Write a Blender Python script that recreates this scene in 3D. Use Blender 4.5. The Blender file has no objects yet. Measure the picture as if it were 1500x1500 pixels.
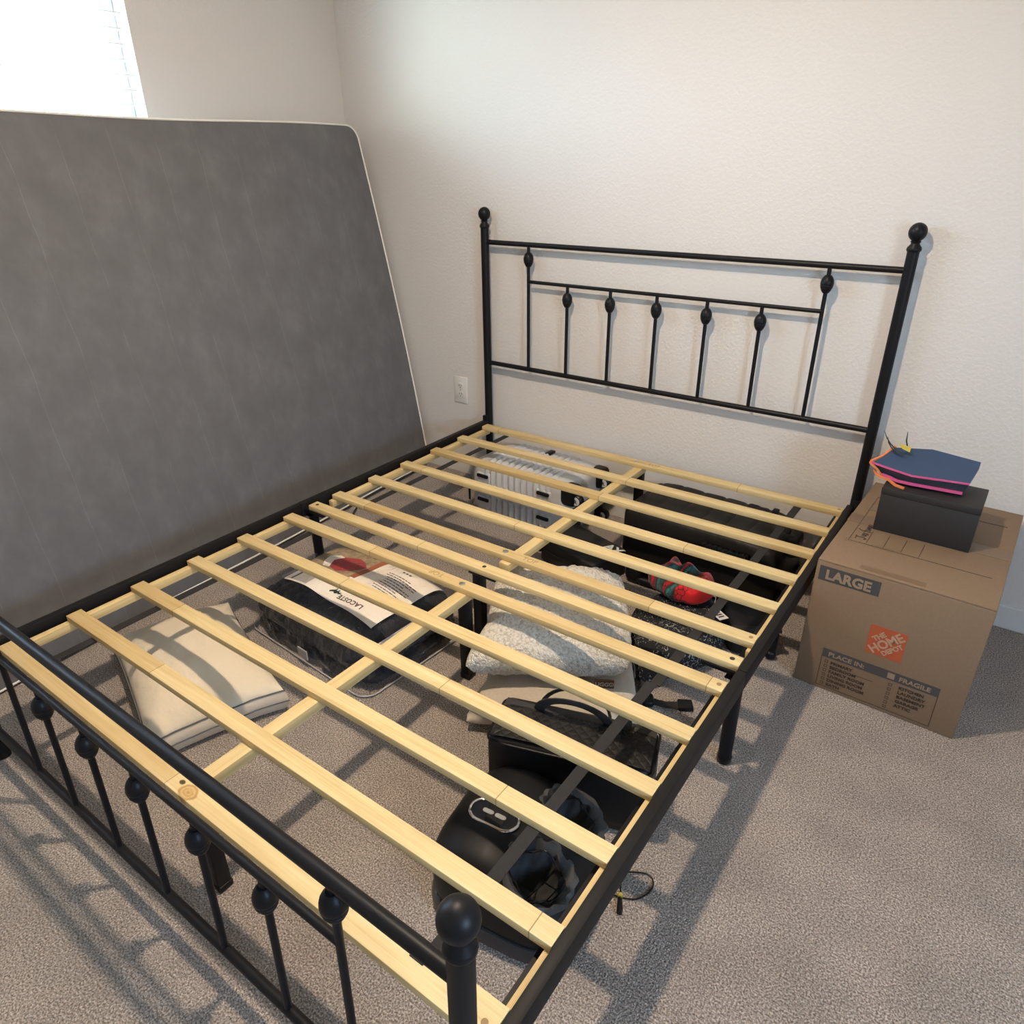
import bpy, bmesh, math, random
from mathutils import Vector, Matrix, noise
random.seed(7)
S = bpy.context.scene
C = S.collection
PI = math.pi
TOP = 0.315            # height of the slat tops above the carpet

# ------------------------------------------------------------------ materials
def newmat(name):
    m = bpy.data.materials.new(name); m.use_nodes = True
    nt = m.node_tree; b = nt.nodes['Principled BSDF']
    return m, nt, b
def N(nt, kind, **kw):
    n = nt.nodes.new(kind)
    for k, v in kw.items():
        if hasattr(n, k): setattr(n, k, v)
        else: n.inputs[k].default_value = v
    return n
def L(nt, a, b): nt.links.new(a, b)
def coords(nt, scale=(1, 1, 1), loc=(0, 0, 0)):
    tc = N(nt, 'ShaderNodeTexCoord'); mp = N(nt, 'ShaderNodeMapping')
    mp.inputs['Scale'].default_value = scale; mp.inputs['Location'].default_value = loc
    L(nt, tc.outputs['Object'], mp.inputs['Vector']); return mp.outputs['Vector']
def ramp(nt, fac, stops):
    r = N(nt, 'ShaderNodeValToRGB'); e = r.color_ramp.elements
    while len(e) < len(stops): e.new(0.5)
    for i, (p, c) in enumerate(stops):
        e[i].position = p; e[i].color = (*c, 1)
    L(nt, fac, r.inputs['Fac']); return r.outputs['Color']
def bump(nt, b, height, strength=0.5, dist=0.002):
    n = N(nt, 'ShaderNodeBump'); n.inputs['Strength'].default_value = strength
    n.inputs['Distance'].default_value = dist
    L(nt, height, n.inputs['Height']); L(nt, n.outputs['Normal'], b.inputs['Normal'])
def flat(name, col, rough=0.5, metal=0.0, spec=0.5, nscale=0, nstr=0.3, ndist=0.001, var=0.0, sheen=0):
    m, nt, b = newmat(name)
    b.inputs['Base Color'].default_value = (*col, 1); b.inputs['Roughness'].default_value = rough
    b.inputs['Metallic'].default_value = metal; b.inputs['Specular IOR Level'].default_value = spec
    if sheen: b.inputs['Sheen Weight'].default_value = sheen
    if nscale:
        t = N(nt, 'ShaderNodeTexNoise'); t.inputs['Scale'].default_value = nscale; t.inputs['Detail'].default_value = 4
        L(nt, coords(nt), t.inputs['Vector']); bump(nt, b, t.outputs['Fac'], nstr, ndist)
        if var:
            lo = tuple(c*(1-var) for c in col); hi = tuple(min(1, c*(1+var)) for c in col)
            L(nt, ramp(nt, t.outputs['Fac'], [(0.3, lo), (0.7, hi)]), b.inputs['Base Color'])
    return m

def wall_mat(name, col):
    m, nt, b = newmat(name)
    b.inputs['Roughness'].default_value = 0.62; b.inputs['Specular IOR Level'].default_value = 0.3
    v = coords(nt)
    t = N(nt, 'ShaderNodeTexNoise'); t.inputs['Scale'].default_value = 95; t.inputs['Detail'].default_value = 3
    t2 = N(nt, 'ShaderNodeTexNoise'); t2.inputs['Scale'].default_value = 2.5
    L(nt, v, t.inputs['Vector']); L(nt, v, t2.inputs['Vector'])
    r = N(nt, 'ShaderNodeMapRange'); r.inputs['From Min'].default_value = 0.42; r.inputs['From Max'].default_value = 0.62
    L(nt, t.outputs['Fac'], r.inputs['Value'])
    bump(nt, b, r.outputs['Result'], 0.30, 0.0016)
    L(nt, ramp(nt, t2.outputs['Fac'], [(0.3, tuple(c*0.985 for c in col)), (0.7, col)]), b.inputs['Base Color'])
    return m
def carpet_mat():
    m, nt, b = newmat('carpet_taupe')
    b.inputs['Roughness'].default_value = 1; b.inputs['Specular IOR Level'].default_value = 0.05
    b.inputs['Sheen Weight'].default_value = 0.15
    v = coords(nt)
    t = N(nt, 'ShaderNodeTexNoise'); t.inputs['Scale'].default_value = 270; t.inputs['Detail'].default_value = 3; t.inputs['Roughness'].default_value = 0.7
    vo = N(nt, 'ShaderNodeTexVoronoi'); vo.inputs['Scale'].default_value = 320
    t3 = N(nt, 'ShaderNodeTexNoise'); t3.inputs['Scale'].default_value = 7; t3.inputs['Detail'].default_value = 3
    for q in (t, vo, t3): L(nt, v, q.inputs['Vector'])
    base = ramp(nt, t.outputs['Fac'], [(0.36, (0.13, 0.102, 0.085)), (0.5, (0.42, 0.350, 0.302)), (0.65, (0.84, 0.74, 0.66))])
    patch = ramp(nt, t3.outputs['Fac'], [(0.35, (0.88, 0.88, 0.88)), (0.65, (1.08, 1.07, 1.06))])
    mx = N(nt, 'ShaderNodeMix', data_type='RGBA', blend_type='MULTIPLY'); mx.inputs[0].default_value = 1
    L(nt, base, mx.inputs[6]); L(nt, patch, mx.inputs[7]); L(nt, mx.outputs[2], b.inputs['Base Color'])
    ad = N(nt, 'ShaderNodeMath', operation='SUBTRACT'); L(nt, t.outputs['Fac'], ad.inputs[0]); L(nt, vo.outputs['Distance'], ad.inputs[1])
    bump(nt, b, ad.outputs[0], 0.9, 0.006)
    return m
def wood_mat(name, axis='x', knot=None, tint=(1, 1, 1)):
    m, nt, b = newmat(name)
    b.inputs['Roughness'].default_value = 0.55; b.inputs['Specular IOR Level'].default_value = 0.3
    tc = N(nt, 'ShaderNodeTexCoord'); oi = N(nt, 'ShaderNodeObjectInfo')
    off = N(nt, 'ShaderNodeVectorMath', operation='SCALE'); off.inputs['Scale'].default_value = 37
    cx = N(nt, 'ShaderNodeCombineXYZ')
    for i in range(3): L(nt, oi.outputs['Random'], cx.inputs[i])
    L(nt, cx.outputs[0], off.inputs[0])
    add = N(nt, 'ShaderNodeVectorMath', operation='ADD'); L(nt, tc.outputs['Object'], add.inputs[0]); L(nt, off.outputs[0], add.inputs[1])
    mp = N(nt, 'ShaderNodeMapping'); L(nt, add.outputs[0], mp.inputs['Vector'])
    mp.inputs['Scale'].default_value = (2.2, 40, 40) if axis == 'x' else (40, 2.2, 40)
    g = N(nt, 'ShaderNodeTexNoise'); g.inputs['Scale'].default_value = 1.6; g.inputs['Detail'].default_value = 5; g.inputs['Roughness'].default_value = 0.6
    L(nt, mp.outputs[0], g.inputs['Vector'])
    mp2 = N(nt, 'ShaderNodeMapping'); L(nt, add.outputs[0], mp2.inputs['Vector'])
    mp2.inputs['Scale'].default_value = (6, 300, 300) if axis == 'x' else (300, 6, 300)
    g2 = N(nt, 'ShaderNodeTexNoise'); g2.inputs['Scale'].default_value = 1.0; L(nt, mp2.outputs[0], g2.inputs['Vector'])
    T = lambda c: tuple(min(1, a*t) for a, t in zip(c, tint))
    col = ramp(nt, g.outputs['Fac'], [(0.25, T((0.57, 0.41, 0.190))), (0.5, T((0.69, 0.53, 0.270))), (0.75, T((0.75, 0.60, 0.335)))])
    fine = ramp(nt, g2.outputs['Fac'], [(0.3, (0.90, 0.88, 0.85)), (0.7, (1.03, 1.03, 1.03))])
    mx = N(nt, 'ShaderNodeMix', data_type='RGBA', blend_type='MULTIPLY'); mx.inputs[0].default_value = 1
    L(nt, col, mx.inputs[6]); L(nt, fine, mx.inputs[7]); out = mx.outputs[2]
    if axis == 'x':        # boards glued up end to end: each length has its own tone, a thin seam between
        sx = N(nt, 'ShaderNodeSeparateXYZ'); L(nt, tc.outputs['Object'], sx.inputs[0])
        m1 = N(nt, 'ShaderNodeMath', operation='MULTIPLY_ADD'); L(nt, oi.outputs['Random'], m1.inputs[0]); m1.inputs[1].default_value = 9.0
        sc = N(nt, 'ShaderNodeMath', operation='MULTIPLY'); L(nt, sx.outputs['X'], sc.inputs[0]); sc.inputs[1].default_value = 0.95
        L(nt, sc.outputs[0], m1.inputs[2])
        fl = N(nt, 'ShaderNodeMath', operation='FLOOR'); L(nt, m1.outputs[0], fl.inputs[0])
        wn = N(nt, 'ShaderNodeTexWhiteNoise', noise_dimensions='1D'); L(nt, fl.outputs[0], wn.inputs['W'])
        tn = ramp(nt, wn.outputs['Value'], [(0.0, (0.90, 0.84, 0.76)), (0.4, (1.0, 0.98, 0.95)), (1.0, (1.06, 1.07, 1.08))])
        m2 = N(nt, 'ShaderNodeMix', data_type='RGBA', blend_type='MULTIPLY'); m2.inputs[0].default_value = 1
        L(nt, out, m2.inputs[6]); L(nt, tn, m2.inputs[7]); out = m2.outputs[2]
        fr = N(nt, 'ShaderNodeMath', operation='FRACT'); L(nt, m1.outputs[0], fr.inputs[0])
        ls = N(nt, 'ShaderNodeMath', operation='LESS_THAN'); L(nt, fr.outputs[0], ls.inputs[0]); ls.inputs[1].default_value = 0.0018
        m3 = N(nt, 'ShaderNodeMix', data_type='RGBA', blend_type='MULTIPLY'); L(nt, ls.outputs[0], m3.inputs[0])
        L(nt, out, m3.inputs[6]); m3.inputs[7].default_value = (0.45, 0.38, 0.3, 1); out = m3.outputs[2]
    if knot:
        for (kx, ky, rad, dark) in knot:
            vm = N(nt, 'ShaderNodeVectorMath', operation='SUBTRACT'); L(nt, tc.outputs['Object'], vm.inputs[0]); vm.inputs[1].default_value = (kx, ky, TOP)
            vs = N(nt, 'ShaderNodeVectorMath', operation='MULTIPLY'); L(nt, vm.outputs[0], vs.inputs[0]); vs.inputs[1].default_value = (0.75, 1.1, 0.2)
            ln = N(nt, 'ShaderNodeVectorMath', operation='LENGTH'); L(nt, vs.outputs[0], ln.inputs[0])
            wob = N(nt, 'ShaderNodeTexNoise'); wob.inputs['Scale'].default_value = 90; L(nt, tc.outputs['Object'], wob.inputs['Vector'])
            ma = N(nt, 'ShaderNodeMath', operation='MULTIPLY_ADD'); L(nt, wob.outputs['Fac'], ma.inputs[0]); ma.inputs[1].default_value = rad*0.35
            L(nt, ln.outputs['Value'], ma.inputs[2])
            dv = N(nt, 'ShaderNodeMath', operation='DIVIDE'); L(nt, ma.outputs[0], dv.inputs[0]); dv.inputs[1].default_value = rad*1.25
            if dark:
                kc = ramp(nt, dv.outputs[0], [(0.0, (0.09, 0.07, 0.06)), (0.75, (0.14, 0.11, 0.09)), (1.0, (1, 1, 1))])
            else:
                kc = ramp(nt, dv.outputs[0], [(0.0, (0.30, 0.22, 0.16)), (0.22, (0.62, 0.50, 0.38)), (0.36, (0.88, 0.74, 0.58)), (0.5, (0.70, 0.56, 0.42)), (0.66, (0.92, 0.80, 0.66)), (0.84, (0.60, 0.45, 0.33)), (0.94, (0.86, 0.74, 0.6)), (1.0, (1, 1, 1))])
            m4 = N(nt, 'ShaderNodeMix', data_type='RGBA', blend_type='MULTIPLY'); m4.inputs[0].default_value = 1
            L(nt, out, m4.inputs[6]); L(nt, kc, m4.inputs[7]); out = m4.outputs[2]
    L(nt, out, b.inputs['Base Color'])
    bump(nt, b, g2.outputs['Fac'], 0.12, 0.0006)
    return m
def mattress_mat():
    m, nt, b = newmat('mattress_grey_felt')
    b.inputs['Roughness'].default_value = 0.95; b.inputs['Specular IOR Level'].default_value = 0.1
    b.inputs['Sheen Weight'].default_value = 0.1
    v = coords(nt)
    t = N(nt, 'ShaderNodeTexNoise'); t.inputs['Scale'].default_value = 9; t.inputs['Detail'].default_value = 6; t.inputs['Roughness'].default_value = 0.62
    f = N(nt, 'ShaderNodeTexNoise'); f.inputs['Scale'].default_value = 420
    big = N(nt, 'ShaderNodeTexNoise'); big.inputs['Scale'].default_value = 3.2; big.inputs['Detail'].default_value = 2
    for q in (f, big): L(nt, v, q.inputs['Vector'])
    mpb = N(nt, 'ShaderNodeMapping'); mpb.inputs['Rotation'].default_value = (0, 0, math.radians(-22)); mpb.inputs['Scale'].default_value = (1.2, 0.85, 1); L(nt, v, mpb.inputs['Vector']); L(nt, mpb.outputs[0], t.inputs['Vector'])
    base = ramp(nt, t.outputs['Fac'], [(0.25, (0.124, 0.121, 0.125)), (0.5, (0.142, 0.139, 0.144)), (0.8, (0.176, 0.173, 0.179))])
    # stitched seams running up the face every 15 cm (local x is along the mattress), slightly wavy
    s = N(nt, 'ShaderNodeSeparateXYZ'); L(nt, v, s.inputs[0])
    wv = N(nt, 'ShaderNodeMath', operation='MULTIPLY_ADD'); L(nt, big.outputs['Fac'], wv.inputs[0]); wv.inputs[1].default_value = 0.035; L(nt, s.outputs['X'], wv.inputs[2])
    dv = N(nt, 'ShaderNodeMath', operation='DIVIDE'); L(nt, wv.outputs[0], dv.inputs[0]); dv.inputs[1].default_value = 0.152
    fr = N(nt, 'ShaderNodeMath', operation='FRACT'); L(nt, dv.outputs[0], fr.inputs[0])
    su = N(nt, 'ShaderNodeMath', operation='SUBTRACT'); L(nt, fr.outputs[0], su.inputs[0]); su.inputs[1].default_value = 0.5
    ab = N(nt, 'ShaderNodeMath', operation='ABSOLUTE'); L(nt, su.outputs[0], ab.inputs[0])
    ls = N(nt, 'ShaderNodeMath', operation='LESS_THAN'); L(nt, ab.outputs[0], ls.inputs[0]); ls.inputs[1].default_value = 0.007
    br = N(nt, 'ShaderNodeMath', operation='MULTIPLY'); L(nt, ls.outputs[0], br.inputs[0])
    brk = N(nt, 'ShaderNodeMapRange'); brk.inputs['From Min'].default_value = 0.42; brk.inputs['From Max'].default_value = 0.6; brk.inputs['To Max'].default_value = 0.35; brk.inputs['To Min'].default_value = 0.10
    L(nt, t.outputs['Fac'], brk.inputs['Value']); L(nt, brk.outputs[0], br.inputs[1])
    mx = N(nt, 'ShaderNodeMix', data_type='RGBA'); L(nt, br.outputs[0], mx.inputs[0]); L(nt, base, mx.inputs[6]); mx.inputs[7].default_value = (0.26, 0.255, 0.25, 1)
    L(nt, mx.outputs[2], b.inputs['Base Color'])
    a1 = N(nt, 'ShaderNodeMath', operation='MULTIPLY_ADD'); L(nt, f.outputs['Fac'], a1.inputs[0]); a1.inputs[1].default_value = 0.12; L(nt, t.outputs['Fac'], a1.inputs[2])
    bump(nt, b, a1.outputs[0], 0.5, 0.006)
    return m
def sherpa_mat():
    m, nt, b = newmat('sherpa_cream')
    b.inputs['Roughness'].default_value = 1; b.inputs['Specular IOR Level'].default_value = 0.05; b.inputs['Sheen Weight'].default_value = 0.3
    v = coords(nt)
    vo = N(nt, 'ShaderNodeTexVoronoi'); vo.inputs['Scale'].default_value = 130
    t = N(nt, 'ShaderNodeTexNoise'); t.inputs['Scale'].default_value = 160; t.inputs['Detail'].default_value = 4
    L(nt, v, t.inputs['Vector'])
    mv = N(nt, 'ShaderNodeMix', data_type='VECTOR'); mv.inputs[0].default_value = 0.018
    L(nt, v, mv.inputs[4]); L(nt, t.outputs['Color'], mv.inputs[5]); L(nt, mv.outputs[1], vo.inputs['Vector'])
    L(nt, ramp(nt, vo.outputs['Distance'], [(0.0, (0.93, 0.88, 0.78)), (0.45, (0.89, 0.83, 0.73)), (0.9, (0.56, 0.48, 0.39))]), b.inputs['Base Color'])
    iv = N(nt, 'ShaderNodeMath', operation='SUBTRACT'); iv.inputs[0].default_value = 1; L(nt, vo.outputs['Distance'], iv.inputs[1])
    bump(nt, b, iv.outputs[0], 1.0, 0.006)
    return m
def floral_mat():
    m, nt, b = newmat('black_floral_cloth')
    b.inputs['Roughness'].default_value = 0.85
    v = coords(nt)
    vo = N(nt, 'ShaderNodeTexVoronoi', feature='DISTANCE_TO_EDGE'); vo.inputs['Scale'].default_value = 75
    no = N(nt, 'ShaderNodeTexNoise'); no.inputs['Scale'].default_value = 60; no.inputs['Detail'].default_value = 5; no.inputs['Distortion'].default_value = 2.5
    n2 = N(nt, 'ShaderNodeTexNoise'); n2.inputs['Scale'].default_value = 18
    for q in (vo, no, n2): L(nt, v, q.inputs['Vector'])
    a = N(nt, 'ShaderNodeMath', operation='LESS_THAN'); L(nt, vo.outputs['Distance'], a.inputs[0]); a.inputs[1].default_value = 0.055
    c = N(nt, 'ShaderNodeMath', operation='GREATER_THAN'); L(nt, no.outputs['Fac'], c.inputs[0]); c.inputs[1].default_value = 0.53
    d = N(nt, 'ShaderNodeMath', operation='GREATER_THAN'); L(nt, n2.outputs['Fac'], d.inputs[0]); d.inputs[1].default_value = 0.44
    e = N(nt, 'ShaderNodeMath', operation='MULTIPLY'); L(nt, a.outputs[0], e.inputs[0]); L(nt, c.outputs[0], e.inputs[1])
    g = N(nt, 'ShaderNodeMath', operation='MULTIPLY'); L(nt, e.outputs[0], g.inputs[0]); L(nt, d.outputs[0], g.inputs[1])
    mx = N(nt, 'ShaderNodeMix', data_type='RGBA'); L(nt, g.outputs[0], mx.inputs[0]); mx.inputs[6].default_value = (0.006, 0.006, 0.007, 1); mx.inputs[7].default_value = (0.34, 0.35, 0.38, 1)
    L(nt, mx.outputs[2], b.inputs['Base Color']); return m
def red_cloth_mat():
    m, nt, b = newmat('red_teal_knit')
    b.inputs['Roughness'].default_value = 0.9; b.inputs['Sheen Weight'].default_value = 0.2
    v = coords(nt)
    no = N(nt, 'ShaderNodeTexNoise'); no.inputs['Scale'].default_value = 14; L(nt, v, no.inputs['Vector'])
    s = N(nt, 'ShaderNodeSeparateXYZ'); L(nt, v, s.inputs[0])
    w = N(nt, 'ShaderNodeMath', operation='MULTIPLY_ADD'); L(nt, no.outputs['Fac'], w.inputs[0]); w.inputs[1].default_value = 0.03; L(nt, s.outputs['X'], w.inputs[2])
    mr = N(nt, 'ShaderNodeMapRange'); mr.inputs['From Min'].default_value = -0.09; mr.inputs['From Max'].default_value = 0.115; L(nt, w.outputs[0], mr.inputs['Value'])
    R, K, TL = (0.62, 0.008, 0.012), (0.012, 0.01, 0.01), (0.02, 0.16, 0.16)
    col = ramp(nt, mr.outputs[0], [(0.0, R), (0.2, K), (0.24, R), (0.33, K), (0.36, TL), (0.5, K), (0.53, R), (0.58, K), (0.61, TL), (0.71, K), (0.74, R)])
    nt.nodes[-1].color_ramp.interpolation = 'CONSTANT' if False else 'LINEAR'
    vo = N(nt, 'ShaderNodeTexVoronoi', feature='DISTANCE_TO_EDGE'); vo.inputs['Scale'].default_value = 55; L(nt, v, vo.inputs['Vector'])
    a = N(nt, 'ShaderNodeMath', operation='LESS_THAN'); L(nt, vo.outputs['Distance'], a.inputs[0]); a.inputs[1].default_value = 0.05
    gt = N(nt, 'ShaderNodeMath', operation='LESS_THAN'); L(nt, mr.outputs[0], gt.inputs[0]); gt.inputs[1].default_value = 0.86
    ml = N(nt, 'ShaderNodeMath', operation='MULTIPLY'); L(nt, a.outputs[0], ml.inputs[0]); L(nt, gt.outputs[0], ml.inputs[1])
    mx = N(nt, 'ShaderNodeMix', data_type='RGBA'); L(nt, ml.outputs[0], mx.inputs[0]); L(nt, col, mx.inputs[6]); mx.inputs[7].default_value = (0.02, 0.008, 0.008, 1)
    L(nt, mx.outputs[2], b.inputs['Base Color']); bump(nt, b, no.outputs['Fac'], 0.4, 0.004); return m
def quilt_mat(name='black_quilted_leather'):
    m, nt, b = newmat(name)
    b.inputs['Base Color'].default_value = (0.014, 0.0125, 0.012, 1); b.inputs['Roughness'].default_value = 0.5; b.inputs['Specular IOR Level'].default_value = 0.3
    v = coords(nt); s = N(nt, 'ShaderNodeSeparateXYZ'); L(nt, v, s.inputs[0])
    outs = []
    for op in ('ADD', 'SUBTRACT'):
        a = N(nt, 'ShaderNodeMath', operation=op); L(nt, s.outputs['X'], a.inputs[0]); L(nt, s.outputs['Y'], a.inputs[1])
        d = N(nt, 'ShaderNodeMath', operation='DIVIDE'); L(nt, a.outputs[0], d.inputs[0]); d.inputs[1].default_value = 0.026
        f = N(nt, 'ShaderNodeMath', operation='PINGPONG'); L(nt, d.outputs[0], f.inputs[0]); f.inputs[1].default_value = 0.5
        p = N(nt, 'ShaderNodeMath', operation='POWER'); L(nt, f.outputs[0], p.inputs[0]); p.inputs[1].default_value = 0.4
        outs.append(p.outputs[0])
    mn = N(nt, 'ShaderNodeMath', operation='MINIMUM'); L(nt, outs[0], mn.inputs[0]); L(nt, outs[1], mn.inputs[1])
    bump(nt, b, mn.outputs[0], 0.8, 0.005); return m
def vinyl_mat():
    m = bpy.data.materials.new('clear_vinyl'); m.use_nodes = True; nt = m.node_tree; nt.nodes.clear()
    o = N(nt, 'ShaderNodeOutputMaterial'); t = N(nt, 'ShaderNodeBsdfTransparent'); g = N(nt, 'ShaderNodeBsdfGlossy'); mx = N(nt, 'ShaderNodeMixShader')
    g.inputs['Roughness'].default_value = 0.04; g.inputs['Color'].default_value = (0.9, 0.95, 1, 1)
    t.inputs['Color'].default_value = (0.985, 0.985, 0.985, 1)
    fr = N(nt, 'ShaderNodeFresnel'); fr.inputs['IOR'].default_value = 1.4
    no = N(nt, 'ShaderNodeTexNoise'); no.inputs['Scale'].default_value = 9; no.inputs['Detail'].default_value = 3; no.inputs['Distortion'].default_value = 1.6
    L(nt, coords(nt), no.inputs['Vector'])
    bp = N(nt, 'ShaderNodeBump'); bp.inputs['Strength'].default_value = 0.9; bp.inputs['Distance'].default_value = 0.02; L(nt, no.outputs['Fac'], bp.inputs['Height'])
    L(nt, bp.outputs[0], g.inputs['Normal']); L(nt, bp.outputs[0], fr.inputs['Normal'])
    ge = N(nt, 'ShaderNodeNewGeometry'); iv = N(nt, 'ShaderNodeMath', operation='SUBTRACT'); iv.inputs[0].default_value = 1; L(nt, ge.outputs['Backfacing'], iv.inputs[1])
    fm = N(nt, 'ShaderNodeMath', operation='MULTIPLY'); L(nt, fr.outputs[0], fm.inputs[0]); L(nt, iv.outputs[0], fm.inputs[1]); fk = N(nt, 'ShaderNodeMath', operation='MULTIPLY'); L(nt, fm.outputs[0], fk.inputs[0]); fk.inputs[1].default_value = 0.75; fm = fk
    L(nt, fm.outputs[0], mx.inputs[0]); L(nt, t.outputs[0], mx.inputs[1]); L(nt, g.outputs[0], mx.inputs[2]); L(nt, mx.outputs[0], o.inputs[0])
    return m
def glass_mat():
    m = bpy.data.materials.new('window_glass'); m.use_nodes = True; nt = m.node_tree; nt.nodes.clear()
    o = N(nt, 'ShaderNodeOutputMaterial'); t = N(nt, 'ShaderNodeBsdfTransparent'); g = N(nt, 'ShaderNodeBsdfGlossy'); mx = N(nt, 'ShaderNodeMixShader')
    g.inputs['Roughness'].default_value = 0.02; fr = N(nt, 'ShaderNodeFresnel'); fr.inputs['IOR'].default_value = 1.45
    ge = N(nt, 'ShaderNodeNewGeometry'); iv = N(nt, 'ShaderNodeMath', operation='SUBTRACT'); iv.inputs[0].default_value = 1; L(nt, ge.outputs['Backfacing'], iv.inputs[1])
    fm = N(nt, 'ShaderNodeMath', operation='MULTIPLY'); L(nt, fr.outputs[0], fm.inputs[0]); L(nt, iv.outputs[0], fm.inputs[1])
    L(nt, fm.outputs[0], mx.inputs[0]); L(nt, t.outputs[0], mx.inputs[1]); L(nt, g.outputs[0], mx.inputs[2]); L(nt, mx.outputs[0], o.inputs[0]); return m
def emit_mat(name, col, s):
    m = bpy.data.materials.new(name); m.use_nodes = True; nt = m.node_tree; nt.nodes.clear()
    o = N(nt, 'ShaderNodeOutputMaterial'); e = N(nt, 'ShaderNodeEmission'); e.inputs['Color'].default_value = (*col, 1); e.inputs['Strength'].default_value = s
    L(nt, e.outputs[0], o.inputs[0]); return m

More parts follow.
